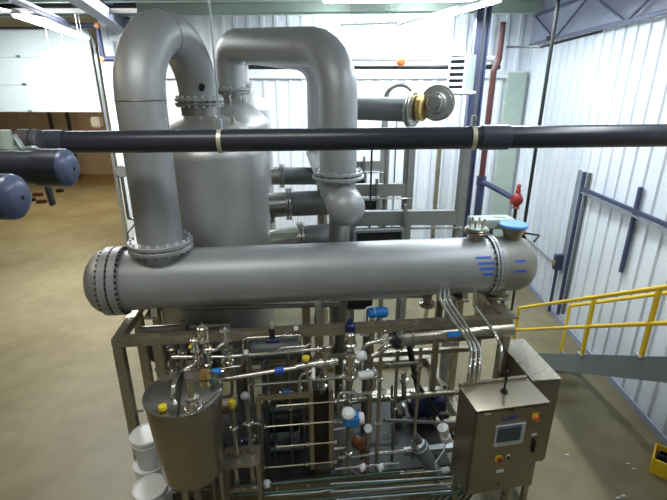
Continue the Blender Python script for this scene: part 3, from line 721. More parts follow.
fb('post', (u2-.12,.72,.1), (u2-.12,.72,zt-.06)); fb('post', (UR-.45,.72,.1), (UR-.45,.72,zt-.06), .07,.07)
for w_ in (0, .72, 1.35, 2.15): fb('base_beam', (-bw/2,w_,.07), (UR+bw/2,w_,.07), .10, .12)
fb('cross_beam', (u2,0,zt-bw/2-.002), (u2,.72,zt-bw/2-.002), .07,.07)
for u in (0, u2, UR): fb('base_beam', (u,.05,.07), (u,2.10,.07), .10, .12)
fb('mid_rail', (.05,.72,1.18), (UR,.72,1.18), .06, .06); fb('mid_rail', (u2+.05,.42,.78), (UR,.42,.78), .05,.05)
B().bar(S(UR-.95,.35,1.75), S(UR-.50,.9,.2), .05,.05).out('diagonal_brace', 'darkmetal', sk)
B().bar(S(1.05,1.3,1.6), S(1.75,1.3,.2), .05,.05).out('diagonal_brace', 'frame', sk)
B().box(S(1.72,.55,.14), (3.3,1.15,.012), (U,N,Z)).out('darkening_plate', 'darkmetal', sk)  # dark plate added over the base so the skid interior reads dark
# big saddle plate on the right post
B().box(F(498,312,.15), (.30,.30,.02), (U,N,Z), bev=.004).out('top_plate', 'frame', sk)
# ================================================================== PIPEWORK HELPERS
def Q(pts): return [F(*p) for p in pts]
def pipe(pts, r, label, m='polish', name='pipe', bend=.05, group=None, clamps=(), cat='pipe', parent=None):
    pp = Q(pts); o = B().tube(pp, r, 12, bend=bend)
    if not clamps: return o.out(name, m, parent, label, cat if label else None, group)
    t = thing(name, pp[0], label, cat, group); o.out('pipe_body', m, t)
    for (k, f) in clamps:
        c = pp[k].lerp(pp[k+1], f); d = (pp[k+1]-pp[k]).normalized()
        b = B(); b.lathe(c-d*.014, d, [(0,r*1.3),(.006,r*1.85),(.022,r*1.85),(.028,r*1.3)], 16); x_,y_,_=basis(d); b.box(c+y_*r*2.0, (.022,.014,.03),(d,x_,y_)); b.out('clamp', 'polish', t)
    return t
def bonnet(parent, c, r, h, n=3):      # stainless ribbed valve actuator standing up
    b = B(); prof = [(0,r*.5),(.0+h*.05,r*1.05),(h*.10,r*1.05),(h*.12,r*.85),(h*.16,r*.92)]
    prof += [(h*.80,r*.92),(h*.84,r*.8),(h*.90,r*.45),(h*.92,r*.22),(h,r*.2),(h*1.01,0)]
    b.lathe(c, Z, prof, 24); b.out('actuator', 'polish', parent)
def valve(px, w, r, hpx, label, tail=26, cap=None, m='polish', group=None, tailr=.5):
    """upright sanitary valve: px = (x, ytop, ybottom) of the actuator"""
    x, yt, yb = px; c = F(x, yb, w); top_ = F(x, yt, w); h = top_.z-c.z
    t = thing('sanitary_valve', c, label, 'valve', group)
    bonnet(t, c, r, h)
    b = B(); lo = F(x, yb+tail, w); tl = c.z-lo.z
    b.lathe(c-Z*tl, Z, [(0,r*tailr),(tl*.22,r*tailr),(tl*.24,r*.95),(tl*.32,r*.95),(tl*.34,r*tailr*1.25),(tl*.60,r*tailr*1.25),(tl*.62,r*.9),(tl*.70,r*.9),(tl*.72,r*.4),(tl,r*.35)], 20); b.out('valve_body', m, t)
    for s in (-1,1): B().cyl(c-Z*tl*.3+U*s*r*.6, c-Z*.0+U*s*r*.6, .005, 6).out('yoke_rod', 'polish', t)
    if cap: B().cyl(c+Z*h*.98, c+Z*(h+.045), r*.45, 14, bev=.006).out('cap', cap, t)
    return t
def gauge(x, y, w, r, label, face='white', up=True, tail=.05):
    c = F(x, y, w); fr = (CAM-c); fr.z *= .6; fr.normalize(); t = thing('pressure_gauge', c-Z*r, label, 'gauge')
    B().cyl(c-fr*.02, c+fr*.012, r, 24, bev=.004).out('gauge_case', 'polish', t); B().cyl(c+fr*.012, c+fr*.014, r*.86, 24).out('gauge_face', face, t)
    B().cyl(c-Z*(r+tail)-fr*.005, c-Z*(r*.9)-fr*.005, .010, 8).out('stem', 'polish', t); return t
# ---- three bonneted valves at the left
valve((204,323,341), -.06, .064, 17, 'tallest ribbed steel valve actuator of the group left below the exchanger', tail=32)
valve((195,336,351), -.10, .046, 14, 'smaller ribbed steel valve actuator just left of the tallest one', tail=30)
valve((226,326,340), -.02, .066, 12, 'squat ribbed steel valve actuator right of the tallest one', tail=30)
B().sph(F(190,347,-.14), .018, 12).out('sample_knob', 'yellowcap', None, 'tiny cream knob beside the left valve actuators', 'knob')
pipe([(197,352,-.08),(197,388,-.08)], .022, 'short upright pipe under the smaller left valve actuator', clamps=[(0,.5)])
pipe([(207,352,-.06),(207,392,-.06)], .026, 'upright pipe under the tallest left valve actuator', clamps=[(0,.3),(0,.7)])
pipe([(183,320,.3),(183,372,.3)], .03, 'upright pipe behind the left valve actuators near the second post', 'satin', clamps=[(0,.6)])
pipe([(172,340,-.02),(172,392,-.02)], .028, 'upright pipe with white fittings just right of the second front post', 'satin', clamps=[(0,.15),(0,.55)])
# ---- long horizontals
pipe([(172,357,-.05),(224,357,-.05),(326,348.5,-.05),(333,346,-.05),(333,335,-.05)], .020, 'long thin steel pipe under the front beam, turning up beside the centre post', clamps=[(1,.92)])
pipe([(212,381,-.12),(262,373,-.12),(325,363.5,-.12),(338,362,-.12)], .022, 'bright sloping steel pipe with a blue band, below the long thin pipe', clamps=[(0,.1),(1,.72)])
b = B(); a = F(275,371.3,-.12); a2 = F(284,369.9,-.12); b.cyl(a, a2, .036, 18, bev=.008); b.out('blue_coupling', 'blue', None, 'bright blue band around the sloping steel pipe', 'coupling')
pipe([(216,379,-.16),(219,369,-.16),(240,366,-.16),(243,363,-.16),(243,340,-.16),(247,338,-.16),(299,335,-.16),(301,337,-.16),(301,347,-.16)], .010, 'thin crooked steel tube with small valves, running above the sloping pipe', bend=.03, clamps=[(5,.15),(5,.35),(5,.70),(5,.85)])
pipe([(276,352,-.18),(281,348,-.18),(307,346,-.18),(311,343,-.18),(311,336,-.18)], .011, 'short thin steel tube bent up under the front beam, left of the centre post', bend=.035)
pipe([(306,366,-.17),(308,377,-.17),(312,380,-.17),(346,377,-.17)], .013, 'thin steel tube looping below the white valve cluster', bend=.03)
# small black solenoid with yellow top
t = thing('solenoid_valve', F(272,343,-.2), 'small black solenoid valve with a cream top on the crooked tube', 'valve')
B().box(F(272,333,-.16), (.05,.05,.10), (U,N,Z), bev=.008).out('coil', 'dark', t); B().cyl(F(272,328,-.16), F(272,323,-.16), .017, 14).out('top_cap', 'patina', t); B().cyl(F(266,341,-.16), F(279,340,-.16), .026, 14).out('valve_body', 'navy', t)
t = thing('hand_valve', F(306,364,-.17), 'yellow knobbed hand valve at the right end of the sloping pipe', 'valve')
B().lathe(F(306,361,-.17), Z, [(0,.018),(.02,.038),(.045,.036),(.052,0)], 20).out('knob', 'yellowcap', t); B().cyl(F(306,372,-.17), F(306,361,-.17), .013, 10).out('stem', 'polish', t); B().cyl(F(296,367,-.17), F(314,364,-.17), .028, 14).out('valve_body', 'polish', t)
t = thing('mixproof_valve', F(325,365,-.14), 'bright cluster of steel fittings at the right end of the sloping pipe', 'valve')
b = B(); b.cyl(F(315,364,-.14), F(338,361,-.14), .038, 18); b.cyl(F(319,364,-.14), F(323,363,-.14), .052, 18); b.cyl(F(330,363,-.14), F(333,362,-.14), .052, 18); b.out('valve_body', 'polish', t)
B().cyl(F(325,372,-.14), F(325,352,-.14), .026, 14).out('stem', 'polish', t); B().cyl(F(325,354,-.14), F(325,350,-.14), .042, 18).out('clamp', 'polish', t)
# ---- centre valve stack with blue top
t = thing('control_valve', F(350,378,-.12), 'tall steel control valve with a dark blue top at the centre of the skid', 'valve')
c = F(350,346,-.12); b = B(); b.lathe(c, Z, [(0,.04),(.01,.066),(.03,.066),(.04,.055),(.14,.052),(.15,.04),(.17,.035)], 22); b.out('actuator', 'polish', t)
B().lathe(F(350,331,-.12), Z, [(0,.03),(.01,.052),(.07,.050),(.085,.03),(.12,.022),(.121,0)], 20).out('blue_head', 'navy', t)
b = B(); b.lathe(F(350,378,-.12), Z, [(0,.055),(.03,.055),(.04,.038),(.10,.038),(.11,.06),(.14,.06),(.15,.042),(.24,.044),(.25,.06),(.27,.06),(.28,.04),(.30,.04)], 22); b.out('valve_body', 'polish', t)
b = B(); b.lathe(F(356,357,-.16), (F(367,355,-.2)-F(356,357,-.16)), [(0,.02),(.01,.035),(.03,.05),(.07,.052),(.10,.04),(.105,0)], 20); b.out('level_transmitter', 'white', None, 'pale round transmitter jutting right of the control valve', 'transmitter')
pipe([(318,380,-.10),(345,376,-.10),(378,373,-.10)], .020, 'horizontal steel pipe with white clamp passing under the control valve', clamps=[(0,.95),(1,.3),(1,.7)])
t = thing('check_valve', F(366,377,-.14), 'fat bright fitting on the horizontal pipe right of the control valve', 'valve'); B().lathe(F(358,376,-.14), F(376,373,-.14)-F(358,376,-.14), [(0,.022),(.01,.04),(.05,.046),(.12,.046),(.15,.04),(.16,.022)], 20).out('valve_body', 'white', t)
# ---- upright pipes
def upright(x, y0, y1, w, r, lab, m='frame', clamps=((0,.3),(0,.7))): return pipe([(x,y0,w),(x+ (x-330)*-.0009*(y1-y0) ,y1,w)], r, lab, m, clamps=list(clamps))
def upz(x, y0, z1, w, r, lab, m='frame', clamps=((0,.3),(0,.7)), grp=None):
    a = F(x,y0,w); b2 = Vector((a.x,a.y,z1)); t = thing('upright_pipe', b2, lab, 'pipe', grp); B().cyl(a, b2, r, 14).out('pipe_body', m, t)
    for _, f in clamps:
        q = a.lerp(b2, f); B().lathe(q-Z*.015, Z, [(0,r*1.2),(.006,r*1.8),(.024,r*1.8),(.03,r*1.2)], 16).out('clamp', 'polish', t)
    return t
upz(350,378,.13,-.12,.022,'upright steel pipe dropping from the control valve to the skid base', 'satin')
upz(372,320,.13,.0,.028,'thick upright pipe right of the control valve, top among the elbows')
upz(381,352,.13,-.06,.020,'upright pipe right of the pale transmitter head', clamps=((0,.2),(0,.55)))
upz(421,348,.30,-.02,.018,'upright pipe under the small horizontal exchanger, ending at the grey pump', clamps=((0,.15),(0,.4),(0,.85)))
upz(248,340,.12,.15,.022,'upright pipe behind the crooked tube, nearest the small plate stand','satin')
upz(266,392,.12,.25,.012,'thin greenish upright tube left of the plate exchanger, left of two','tubing',())
upz(272,392,.12,.25,.012,'thin greenish upright tube left of the plate exchanger, right of two','tubing',())
upz(288,346,.12,.20,.016,'slim upright pipe behind the blue band','satin',((0,.5),))
upz(341,385,.12,.05,.016,'slim upright pipe just right of the plate exchanger','satin',((0,.4),))
upz(398,350,.12,.12,.018,'slim upright pipe left of the blue motor','satin',((0,.5),))
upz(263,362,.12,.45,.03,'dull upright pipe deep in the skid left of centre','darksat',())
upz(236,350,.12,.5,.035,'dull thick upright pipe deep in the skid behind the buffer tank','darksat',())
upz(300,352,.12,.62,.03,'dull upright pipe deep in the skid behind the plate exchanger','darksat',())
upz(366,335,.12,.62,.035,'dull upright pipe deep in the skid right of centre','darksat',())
for (x,y,lab) in ((232,405,'yellow capped upright steel tube right of the buffer tank'),):
    t = upz(x, y, .80, -.28, .024, lab, 'satin', ((0,.45),))
    a = F(x,y,-.28); B().lathe(a, Z, [(-.02,.030),(.02,.036),(.045,.03),(.05,0)], 18).out('yellow_cap', 'yellowcap', t)
t = upz(247,400,.80,-.24,.026,'steel tube with a grey fitting on top beside the yellow capped one','satin',((0,.45),))
B().sph(F(245,396,-.24), .045, 14, (1,1,.9)).out('head', 'grey', t)
# plate stand
pc = F(243,468,-.28); t = thing('valve_stand', Vector((pc.x,pc.y,0)), 'small steel table stand holding two upright tubes beside the buffer tank', 'stand')
zs = .76
B().box(Vector((pc.x,pc.y,zs)), (.36,.26,.03), (U,N,Z), bev=.004).out('stand_top', 'frame', t)
for a in (-.16,.16):
    for c in (-.10,.10): B().bar(Vector((pc.x,pc.y,0))+U*a+N*c, Vector((pc.x,pc.y,zs-.015))+U*a+N*c, .04,.04).out('leg', 'frame', t)
for a in (-.07,.09): B().cyl(Vector((pc.x,pc.y,.45))+U*a-N*.02, Vector((pc.x,pc.y,zs-.015))+U*a-N*.02, .026, 14).out('tube_end', 'polish', t)
B().bar(Vector((pc.x,pc.y,.44))-U*.16-N*.1, Vector((pc.x,pc.y,.44))+U*.16-N*.1, .03,.03).out('cross_rail', 'frame', t)
B().sph(F(267,484,-.2), .045, 16).out('float_ball', 'white', None, 'pale grey round ball near the floor right of the small stand', 'ball')
# ================================================================== PLATE HEAT EXCHANGER
M['tierod'] = mat('tie_rod_steel', (.45,.41,.30), .3, .8)
pl = F(311,392,.02); pr_ = F(331,390,.02); zlo=.22
M['platesteel'] = mat('plate_frame_steel', (.36,.31,.20), .45, .3, noise=.1)
hp = thing('plate_heat_exchanger', Vector(((pl.x+pr_.x)/2,(pl.y+pr_.y)/2,0)), 'upright plate heat exchanger with dark plate pack and horizontal tie bolts, centre of skid', 'heat exchanger')
W = .28
for q in (pl, pr_):
    m_ = (q.z+zlo)/2; B().box(Vector((q.x,q.y,m_))+N*W/2, (.045,W+.04,q.z-zlo), (U,N,Z), bev=.003).out('end_plate', 'platesteel', hp)
mid = (Vector((pl.x,pl.y,0))+Vector((pr_.x,pr_.y,0)))/2; wid = (Vector((pr_.x,pr_.y,0))-Vector((pl.x,pl.y,0))).length-.035
b = B(); k = 14
for i in range(k): b.box(mid+U*(-wid/2+wid*(i+.5)/k)+N*(W/2+.02)+Z*((pl.z+zlo)/2-.01), (wid/k*.55,W-.06,pl.z-zlo-.06), (U,N,Z))
b.box(mid+N*(W/2+.03)+Z*((pl.z+zlo)/2-.01), (wid,W-.10,pl.z-zlo-.08), (U,N,Z)); b.out('plate_pack', 'packsteel', hp)
for y in (403,424,444,465,485):
    a = F(264 if y in (424,465) else 276,y+3,-.04); b2 = F(334,y-1,-.04); b2.z = a.z
    bb = B(); bb.cyl(a, b2, .008, 10); bb.cyl(a-U*.0, a+U*.02, .02, 6); 
    q = F(309,y,-.04); q.z = a.z; bb.cyl(q-U*.03, q, .022, 6); bb.cyl(b2-U*.0, b2+U*.03, .02, 6); bb.out('tie_bolt', 'tierod', hp)
for s in (0,): B().bar(mid+N*.02+Z*.13, mid+N*(W-.02)+Z*.13, .16,.18).out('foot', 'frame', hp)
a = F(258,398,.0); b2 = F(312,393,.0); b2.z=a.z
t = thing('guide_frame', S(uwz(a)[0],0,0), 'tan open steel frame left of the plate exchanger', 'frame')
B().bar(a, b2-U*.03, .04,.05).out('top_rail', 'frame', t); B().bar(Vector((a.x,a.y,.13)), a+Z*.02, .045,.045).out('upright', 'frame', t)
q = F(258,482,0); B().bar(Vector((a.x,a.y,q.z))+U*.03, Vector((pl.x,pl.y,q.z))-U*.03, .035,.035).out('bottom_rail', 'satin', t)
B().box(F(287,385,.75), (.42,.05,.62), (U,N,Z), bev=.01).out('back_panel', 'frame', None, 'dull tan panel standing deep inside the skid behind the blue band', 'panel')
# dark vessels / pumps deep inside
def drum(x0,y0,x1,y1,w,r,m,lab,name='pump',cat='pump',fl=True, legs=True):
    a = F(x0,y0,w); b2 = F(x1,y1,w); d = (b2-a).normalized(); l=(b2-a).length; t = thing(name, (a+b2)/2-Z*r, lab, cat)
    B().lathe(a, d, [(0,r*.55),(.02,r*.9),(.05,r),(l-.05,r),(l-.02,r*.9),(l,r*.5)], 28).out('casing', m, t)
    if fl: b=B(); vflange(b, a+d*l*.12, d, r*1.15, .02); b.out('flange', m, t)
    if legs:
        for f in (.25,.75):
            q = a+d*l*f; B().bar(Vector((q.x,q.y,.14)), Vector((q.x,q.y,q.z-r*.8)), .10, .03, D).out('foot', 'darkmetal', t)
    return t
mt = drum(408,406,444,402,.75,.155,'navy','dark blue electric motor inside the skid left of the control cabinet','electric_motor','motor')
b = B(); a = F(394,410,.75); b.lathe(a, U, [(0,.06),(.02,.13),(.07,.14),(.10,.09),(.13,.09)], 26); b.out('pump_head', 'satin', mt); B().cyl(a+U*.04, a+U*.04+Z*.22, .035, 14).out('discharge_stub', 'satin', mt)
B().sph(F(409,401,.55), .03, 12).out('nameplate_boss', 'polish', mt)
B().box(F(434,397,.68)+Z*.04, (.10,.08,.06), (U,N,Z), bev=.01).out('terminal_box', 'navy', mt)
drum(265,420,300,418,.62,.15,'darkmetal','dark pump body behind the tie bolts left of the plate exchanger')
drum(345,300,372,300,1.15,.12,'darkmetal','dark drum added to fill the dark gap behind the front beam right of centre','filler_drum','drum',legs=False)  # added dark cylinder, fills the dark gap under the exchanger
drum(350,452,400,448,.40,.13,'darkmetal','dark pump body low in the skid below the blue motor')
t = drum(417,442,438,477,-.05,.085,'galv','grey slanting pump cylinder low in front, left of the control cabinet',legs=False)
for p,q,r in (((415,436),(422,446),.045),((436,474),(446,476),.04)):
    B().cyl(F(*p,-.05), F(*q,-.05), r, 16).out('end_fitting', 'satin', t)
B().cyl(F(441,471,-.08), F(449,469,-.08), .035, 14).out('outlet_cap', 'white', t)
q=F(430,468,-.05); B().bar(Vector((q.x,q.y,.14)), q, .05,.05).out('foot','frame',t)
# white camera-like transmitter
t = thing('transmitter', F(443,438,-.10), 'white transmitter with a dark head hanging beside the control cabinet', 'transmitter')
b = B(); b.lathe(F(447,440,-.1), F(439,416,-.12)-F(447,440,-.1), [(0,.025),(.01,.055),(.07,.055),(.08,.035),(.11,.035),(.12,.055),(.20,.06),(.22,.02)], 20); b.out('body', 'white', t)
B().box(F(444,416,-.12)+Z*.01, (.10,.07,.06), (U,N,Z), bev=.012).out('head', 'dark', t)
B().tube([F(447,440,-.1), F(443,452,-.16), F(435,463,-.18), F(440,482,-.2), F(455,490,-.22), F(470,488,-.2)], .009, 8, bend=.06).out('signal_cable', 'white', None, 'loose white cable looping down from the white transmitter', 'cable')
# ================================================================== BLUE FLOW TRANSMITTER
c = F(351,419,-.2); t = thing('flow_transmitter', c-Z*.08, 'bright blue transmitter with a white round cap on the front pipes', 'transmitter')
B().box(c, (.17,.13,.13), (U,N,Z), bev=.025).out('housing', 'teal', t)
B().lathe(c+U*-.03+Z*.055, (Z-N*.5), [(0,.062),(.02,.07),(.05,.065),(.07,.04),(.072,0)], 24).out('display_cap', 'white', t)
B().lathe(c+U*.08, U, [(0,.058),(.03,.062),(.05,.055),(.055,0)], 24).out('end_cap', 'white', t)
B().cyl(c-Z*.13, c-Z*.04, .02, 12).out('neck', 'polish', t)
B().torus(F(353,397,-.18), N, .055, .010, 20, 8).out('ring_tube', 'polish', None, 'small looped steel tube above the blue transmitter', 'tube')
gauge(368,428,-.2,.046,'round white faced gauge right of the blue transmitter')
t = thing('rusty_pump', F(360,450,.0), 'rust orange casting below the white faced gauge', 'pump'); b = B(); b.lathe(F(354,438,.02), F(368,452,.02)-F(354,438,.02), [(0,.03),(.03,.06),(.1,.07),(.16,.045),(.18,.02)], 18); b.out('casting', 'copper', t); B().cyl(F(362,442,.02), F(362,458,.02), .03, 12).out('bolt_neck', 'copper', t)
# low front horizontal pipes
low = [(230,488,400,472,-.22,.013,'tubing','thin greenish pipe along the bottom front of the skid, highest of the green ones'),(232,496,470,476,-.26,.014,'tubing','thin greenish pipe along the bottom front of the skid, middle one of the green ones'),(250,505,470,487,-.30,.014,'tubing','thin greenish pipe along the bottom front of the skid, lowest of the green ones'),
 (330,484,468,476,-.34,.011,'galv','thin pale conduit along the bottom front below the white caps, uppermost'),(330,492,466,483,-.36,.011,'galv','thin pale conduit along the bottom front, second below the white caps'),(336,500,466,490,-.38,.011,'galv','thin pale conduit along the very bottom front edge, lowest of the pale ones'),
 (350,494,470,482,-.24,.012,'satin','dull thin pipe low in front of the grey slanting pump'),
 (338,458,415,450,-.05,.02,'polish','bright pipe just above the two white caps'),(334,430,346,428,-.02,.016,'satin','short stub pipe right of the plate exchanger, upper'),(334,449,350,447,-.02,.018,'polish','short bright stub pipe right of the plate exchanger, lower')]
for x0,y0,x1,y1,w_,r,m_,lab in low: pipe([(x0,y0,w_),(x1,y1,w_)], r, lab, m_, name='low_pipe')
t = thing('low_pipe', F(368,466,-.2), 'bright thin pipe carrying two round white caps low at the front', 'pipe')
B().cyl(F(335,469,-.2), F(400,463,-.2), .013, 12).out('pipe_body', 'polish', t)
for x in (363,381):
    a=F(x,466,-.22); B().lathe(a-U*.04, U-N*.6, [(0,.015),(.02,.03),(.035,.046),(.055,.044),(.07,.02),(.072,0)], 20).out('pipe_cap','white',t,'round white cap')
a = F(404,452,.05); b2 = F(470,446,.05); B().bar(a, b2, .07,.07).out('support_channel', 'galv', None, 'pale steel channel across the skid under the blue motor', 'channel')
pipe([(347,372,-.1),(347,458,-.1),(352,472,-.2),(364,477,-.22),(440,471,-.22)], .012, 'thin pipe dropping from the centre and turning right along the bottom', 'satin', bend=.12)
pipe([(265,496,-.2),(320,492,-.2),(345,486,-.2)], .012, 'thin pale pipe at the very bottom below the plate exchanger', 'galv')
pipe([(384,420,.0),(470,424,.35)], .02, 'dull horizontal pipe below the blue motor', 'satin')
pipe([(346,395,-.05),(362,394,-.05),(371,392,-.05),(374,386,-.05),(374,370,-.05)], .020, 'bright elbow pipe right of the centre pipe, above the blue transmitter', clamps=[(0,.5)])
pipe([(262,300,.66),(330,299,.66),(428,296,.66)], .022, 'bright pipe running just under the long exchanger behind the front beam', 'polish')
pipe([(180,308,.55),(262,306,.55),(340,304,.55)], .03, 'dull pipe running behind the front beam under the left half of the long exchanger', 'satin')
pipe([(140,330,.4),(200,326,.4),(230,325,.4)], .04, 'dull fat pipe inside the left end of the skid', 'satin')

drum(150,348,232,345,.58,.15,'darkmetal','dark drum added deep in the left half of the skid to darken its interior','filler_drum','drum')  # added filler, darkens the left half of the skid interior
drum(248,350,300,347,.55,.12,'darksat','dull grey drum added deep in the skid behind the blue band to darken the interior','filler_drum','drum')  # second added filler, keeps the background behind the pipes dark
for (pts,r,lab,m_,cl) in (
 ([(200,392,-.05),(200,400,.1),(232,396,.1),(232,352,.1)],.018,'bent steel pipe behind the lid of the buffer tank','satin',[(2,.4)]),
 ([(243,425,-.05),(262,423,-.05),(262,455,-.05)],.014,'short bent steel pipe right of the yellow capped tube','satin',[(0,.5)]),
 ([(205,350,-.2),(216,350,-.2),(222,344,-.2),(226,344,-.1)],.018,'short steel link between the tall and squat valve actuators','polish',[(0,.5)]),
 ([(335,402,-.05),(345,400,-.05)],.018,'short stub pipe joining the plate exchanger top right','polish',[]),
 ([(350,392,-.16),(338,393,-.16),(338,412,-.1)],.013,'small bent tube left of the looped tube','polish',[(0,.5)]),
 ([(385,365,.05),(417,363,.05)],.016,'thin cross pipe below the small tube exchanger','satin',[(0,.2)]),
 ([(392,385,.15),(392,430,.15),(384,436,.1)],.016,'slim bent pipe in front of the pump head','satin',[(0,.3),(0,.8)]),
 ([(404,372,.3),(404,398,.4)],.03,'short upright pipe rising from the pump head','polish',[(0,.3)]),
 ([(255,385,.1),(310,381,.1)],.016,'thin cross pipe above the plate exchanger at left','satin',[(0,.8)]),
 ([(300,396,-.02),(300,375,-.02),(312,371,-.02)],.016,'small elbow pipe above the plate exchanger','polish',[(0,.4)]),
 ([(322,392,.05),(322,372,.0)],.028,'short upright fitting on top of the plate exchanger','satin',[(0,.3),(0,.7)]),
 ([(455,300,.5),(455,318,.4)],.03,'short stub under the right end of the long exchanger','frame',[]),
 ([(270,410,.35),(305,407,.35)],.03,'dull cross pipe behind the tie bolts, upper','darksat',[]),
 ([(270,450,.35),(305,447,.35)],.03,'dull cross pipe behind the tie bolts, lower','darksat',[]),
 ([(412,375,.45),(455,440,.45)],.02,'dark slanting pipe in front of the blue motor','darkmetal',[]),
 ):
    pipe(pts, r, lab, m_, clamps=cl)
gauge(246,352,-.2,.026,'tiny gauge on the crooked tube near the squat valve actuator')
gauge(296,328,-.1,.024,'tiny gauge under the front beam left of the centre post')
gauge(384,392,-.05,.03,'small gauge right of the bright elbow pipe')
for (x,y,w_,m_,lab) in ((216,372,-.2,'teal','small blue fitting behind the buffer tank lid'),(286,392,.15,'teal','small blue fitting left of the plate exchanger top'),(248,440,-.1,'navy','small dark blue fitting between the two upright tubes'),(352,322,-.1,'navy','')):
    if not lab: continue
    c = F(x,y,w_); t = thing('fitting', c, lab, 'fitting'); B().lathe(c-U*.05, U, [(0,.02),(.02,.035),(.08,.035),(.10,.02)], 16).out('body', m_, t); B().cyl(c-U*.07, c+U*.07, .014, 10).out('stub', 'polish', t)

# ================================================================== SMALL TUBE EXCHANGER
a = F(398,339,-.02); b2 = F(512,329,-.02); dS = (b2-a).normalized(); lS = (b2-a).length
sx = thing('tube_exchanger', (a+b2)/2-Z*.08, 'small horizontal steel tube exchanger with a blue label under the front beam at right', 'heat exchanger')
B().cyl(a, b2, .078, 28).out('shell', 'frame', sx)
b = B(); vflange(b, a+dS*.02, dS, .115, .022); vflange(b, a+dS*.14, dS, .10, .02); b.out('flange', 'satin', sx)
b = B(); b.lathe(a, -dS, [(0,.10),(.03,.105),(.04,.085),(.08,.07),(.09,0)], 28); b.out('bonnet', 'darkmetal', sx)
bolts(sx, a+dS*.02, dS, .098, 10, .007, .06, 'bolt', 'polish')
c = F(451,343,-.02)-side*0; o = c; n_ = (CAM-c).normalized(); n_ = (n_ - dS*n_.dot(dS)).normalized(); B().box(a+dS*((c-a).dot(dS))+n_*.080, (.13,.055,.006), (dS, n_.cross(dS), n_)).out('blue_label', 'teal', sx)
for x in (360,): pass
pipe([(362,372,-.06),(362,352,-.06),(366,344,-.06),(392,338,-.06)], .022, 'bright elbow pipe joining the small tube exchanger, lower of two', clamps=[(2,.6)])
pipe([(372,356,-.12),(380,352,-.12),(388,345,-.14),(393,346,-.06)], .026, 'short curved bright pipe in front of the small exchanger bonnet')
pipe([(360,334,-.02),(376,331,-.02),(392,332,-.02)], .020, 'bright pipe joining the small tube exchanger, upper of two', clamps=[(1,.5)])
# blue actuator behind the top beam
t = thing('blue_actuator', F(379,314,.25), 'bright blue valve actuator poking up behind the front beam right of centre', 'actuator')
B().lathe(F(368,313,.25), U, [(0,.03),(.015,.055),(.07,.06),(.14,.06),(.19,.055),(.21,.03),(.212,0)], 22).out('actuator_body', 'sky' if False else 'teal', t)
B().cyl(F(378,323,.25)-Z*.1, F(378,316,.25), .02, 12).out('stem', 'polish', t)
B().tube([F(363,326,.2), F(366,308,.2), F(374,306,.2), F(376,318,.2)], .008, 8, bend=.03).out('air_tube', 'white', None, 'thin pale tube arching over the blue actuator', 'tube')
# drain valve below the long exchanger
t = thing('drain_valve', F(428,306,.3), 'steel drain valve hanging under the long exchanger near the conduits', 'valve'); q = A+D*onA(428,300)
B().cyl(q-Z*(RA+.12), q-Z*(RA-.03), .05, 16).out('neck', 'frame', t); b=B(); b.lathe(q-Z*(RA+.17), Z, [(0,.04),(.01,.085),(.05,.085),(.06,.05)], 22); b.out('flange', 'polish', t)
# ================================================================== BUFFER TANK AND BUCKETS
tc = L(-1.26, 3.14, 0); zt_, zb_ = 1.78, .97; rt = .315
bt = thing('buffer_tank', tc, 'small upright brushed steel tank with a flat lid in front of the skid at left', 'tank')
B().lathe(tc+Z*zb_, Z, [(-.10,.10),(-.03,rt-.08),(.0,rt-.055),(.04,rt-.05),(.5,rt-.02),(zt_-zb_-.01,rt),(zt_-zb_,rt-.004)], 64).out('shell', 'tanksteel', bt)
B().lathe(tc+Z*zt_, Z, [(0,rt+.010),(.014,rt+.010),(.018,rt-.004),(.019,rt-.02),(.022,0)], 64).out('lid', 'lidsteel', bt)
q = tc+Z*(zt_+.026)
B().bar(q-N*.32+U*.02, q+N*.30-U*.06, .014,.008).out('lid_seam', 'darkmetal', bt)
a = G(163,410,zt_+.03); B().lathe(a, Z, [(0,.02),(.01,.034),(.04,.032),(.045,0)], 18).out('yellow_knob', 'yellowcap', bt)
a = G(193,404,zt_+.02); b = B(); b.lathe(a, Z, [(0,.075),(.015,.075),(.018,.035),(.03,.03),(.05,.03),(.052,.055),(.075,.055),(.078,.03),(.26,.03)], 22); b.out('lid_nozzle', 'polish', bt)
B().tube([G(205,402,zt_+.03), G(221,388,zt_+.03)], .012, 8).out('lid_handle', 'polish', bt)
a = G(205,377,zt_+.03); b = B(); b.cyl(a, a+Z*.05, .05, 16); b.out('lid_port', 'brass', bt)
a2=G(180,388,zt_+.02)
B().tube([G(172,397,zt_+.03), G(173,386,zt_+.12), F(180,372,-.3), F(193,365,-.2), F(200,362,-.1)], .020, 12, bend=.10).out('hose', 'polish', None, 'curved bright hose from the buffer tank lid up to the left valves', 'hose')
B().box(G(212,381,zt_+.06), (.05,.05,.05), (U,N,Z), bev=.01).out('green_fitting', 'teal2' if 'teal2' in M else 'tubing', bt)
for k in range(3):
    an = .5+k*2.094; p = tc+Vector((math.cos(an)*.22, math.sin(an)*.22, 0)); B().cyl(p, p+Z*(zb_+.02), .022, 12).out('leg', 'frame', bt)
B().cyl(tc+Z*.3, tc+Z*(zb_-.05), .035, 14).out('drain_pipe', 'satin', bt)
B().box(G(140,411,zt_-.03), (.05,.012,.012), (U,N,Z)).out('side_lug', 'frame', bt)
a = G(213,481,.55); B().cyl((a.x,a.y,0), (a.x,a.y,.62), .02, 10).out('floor_stub', 'frame', None, 'short steel stub pipe standing right of the buffer tank base', 'pipe')
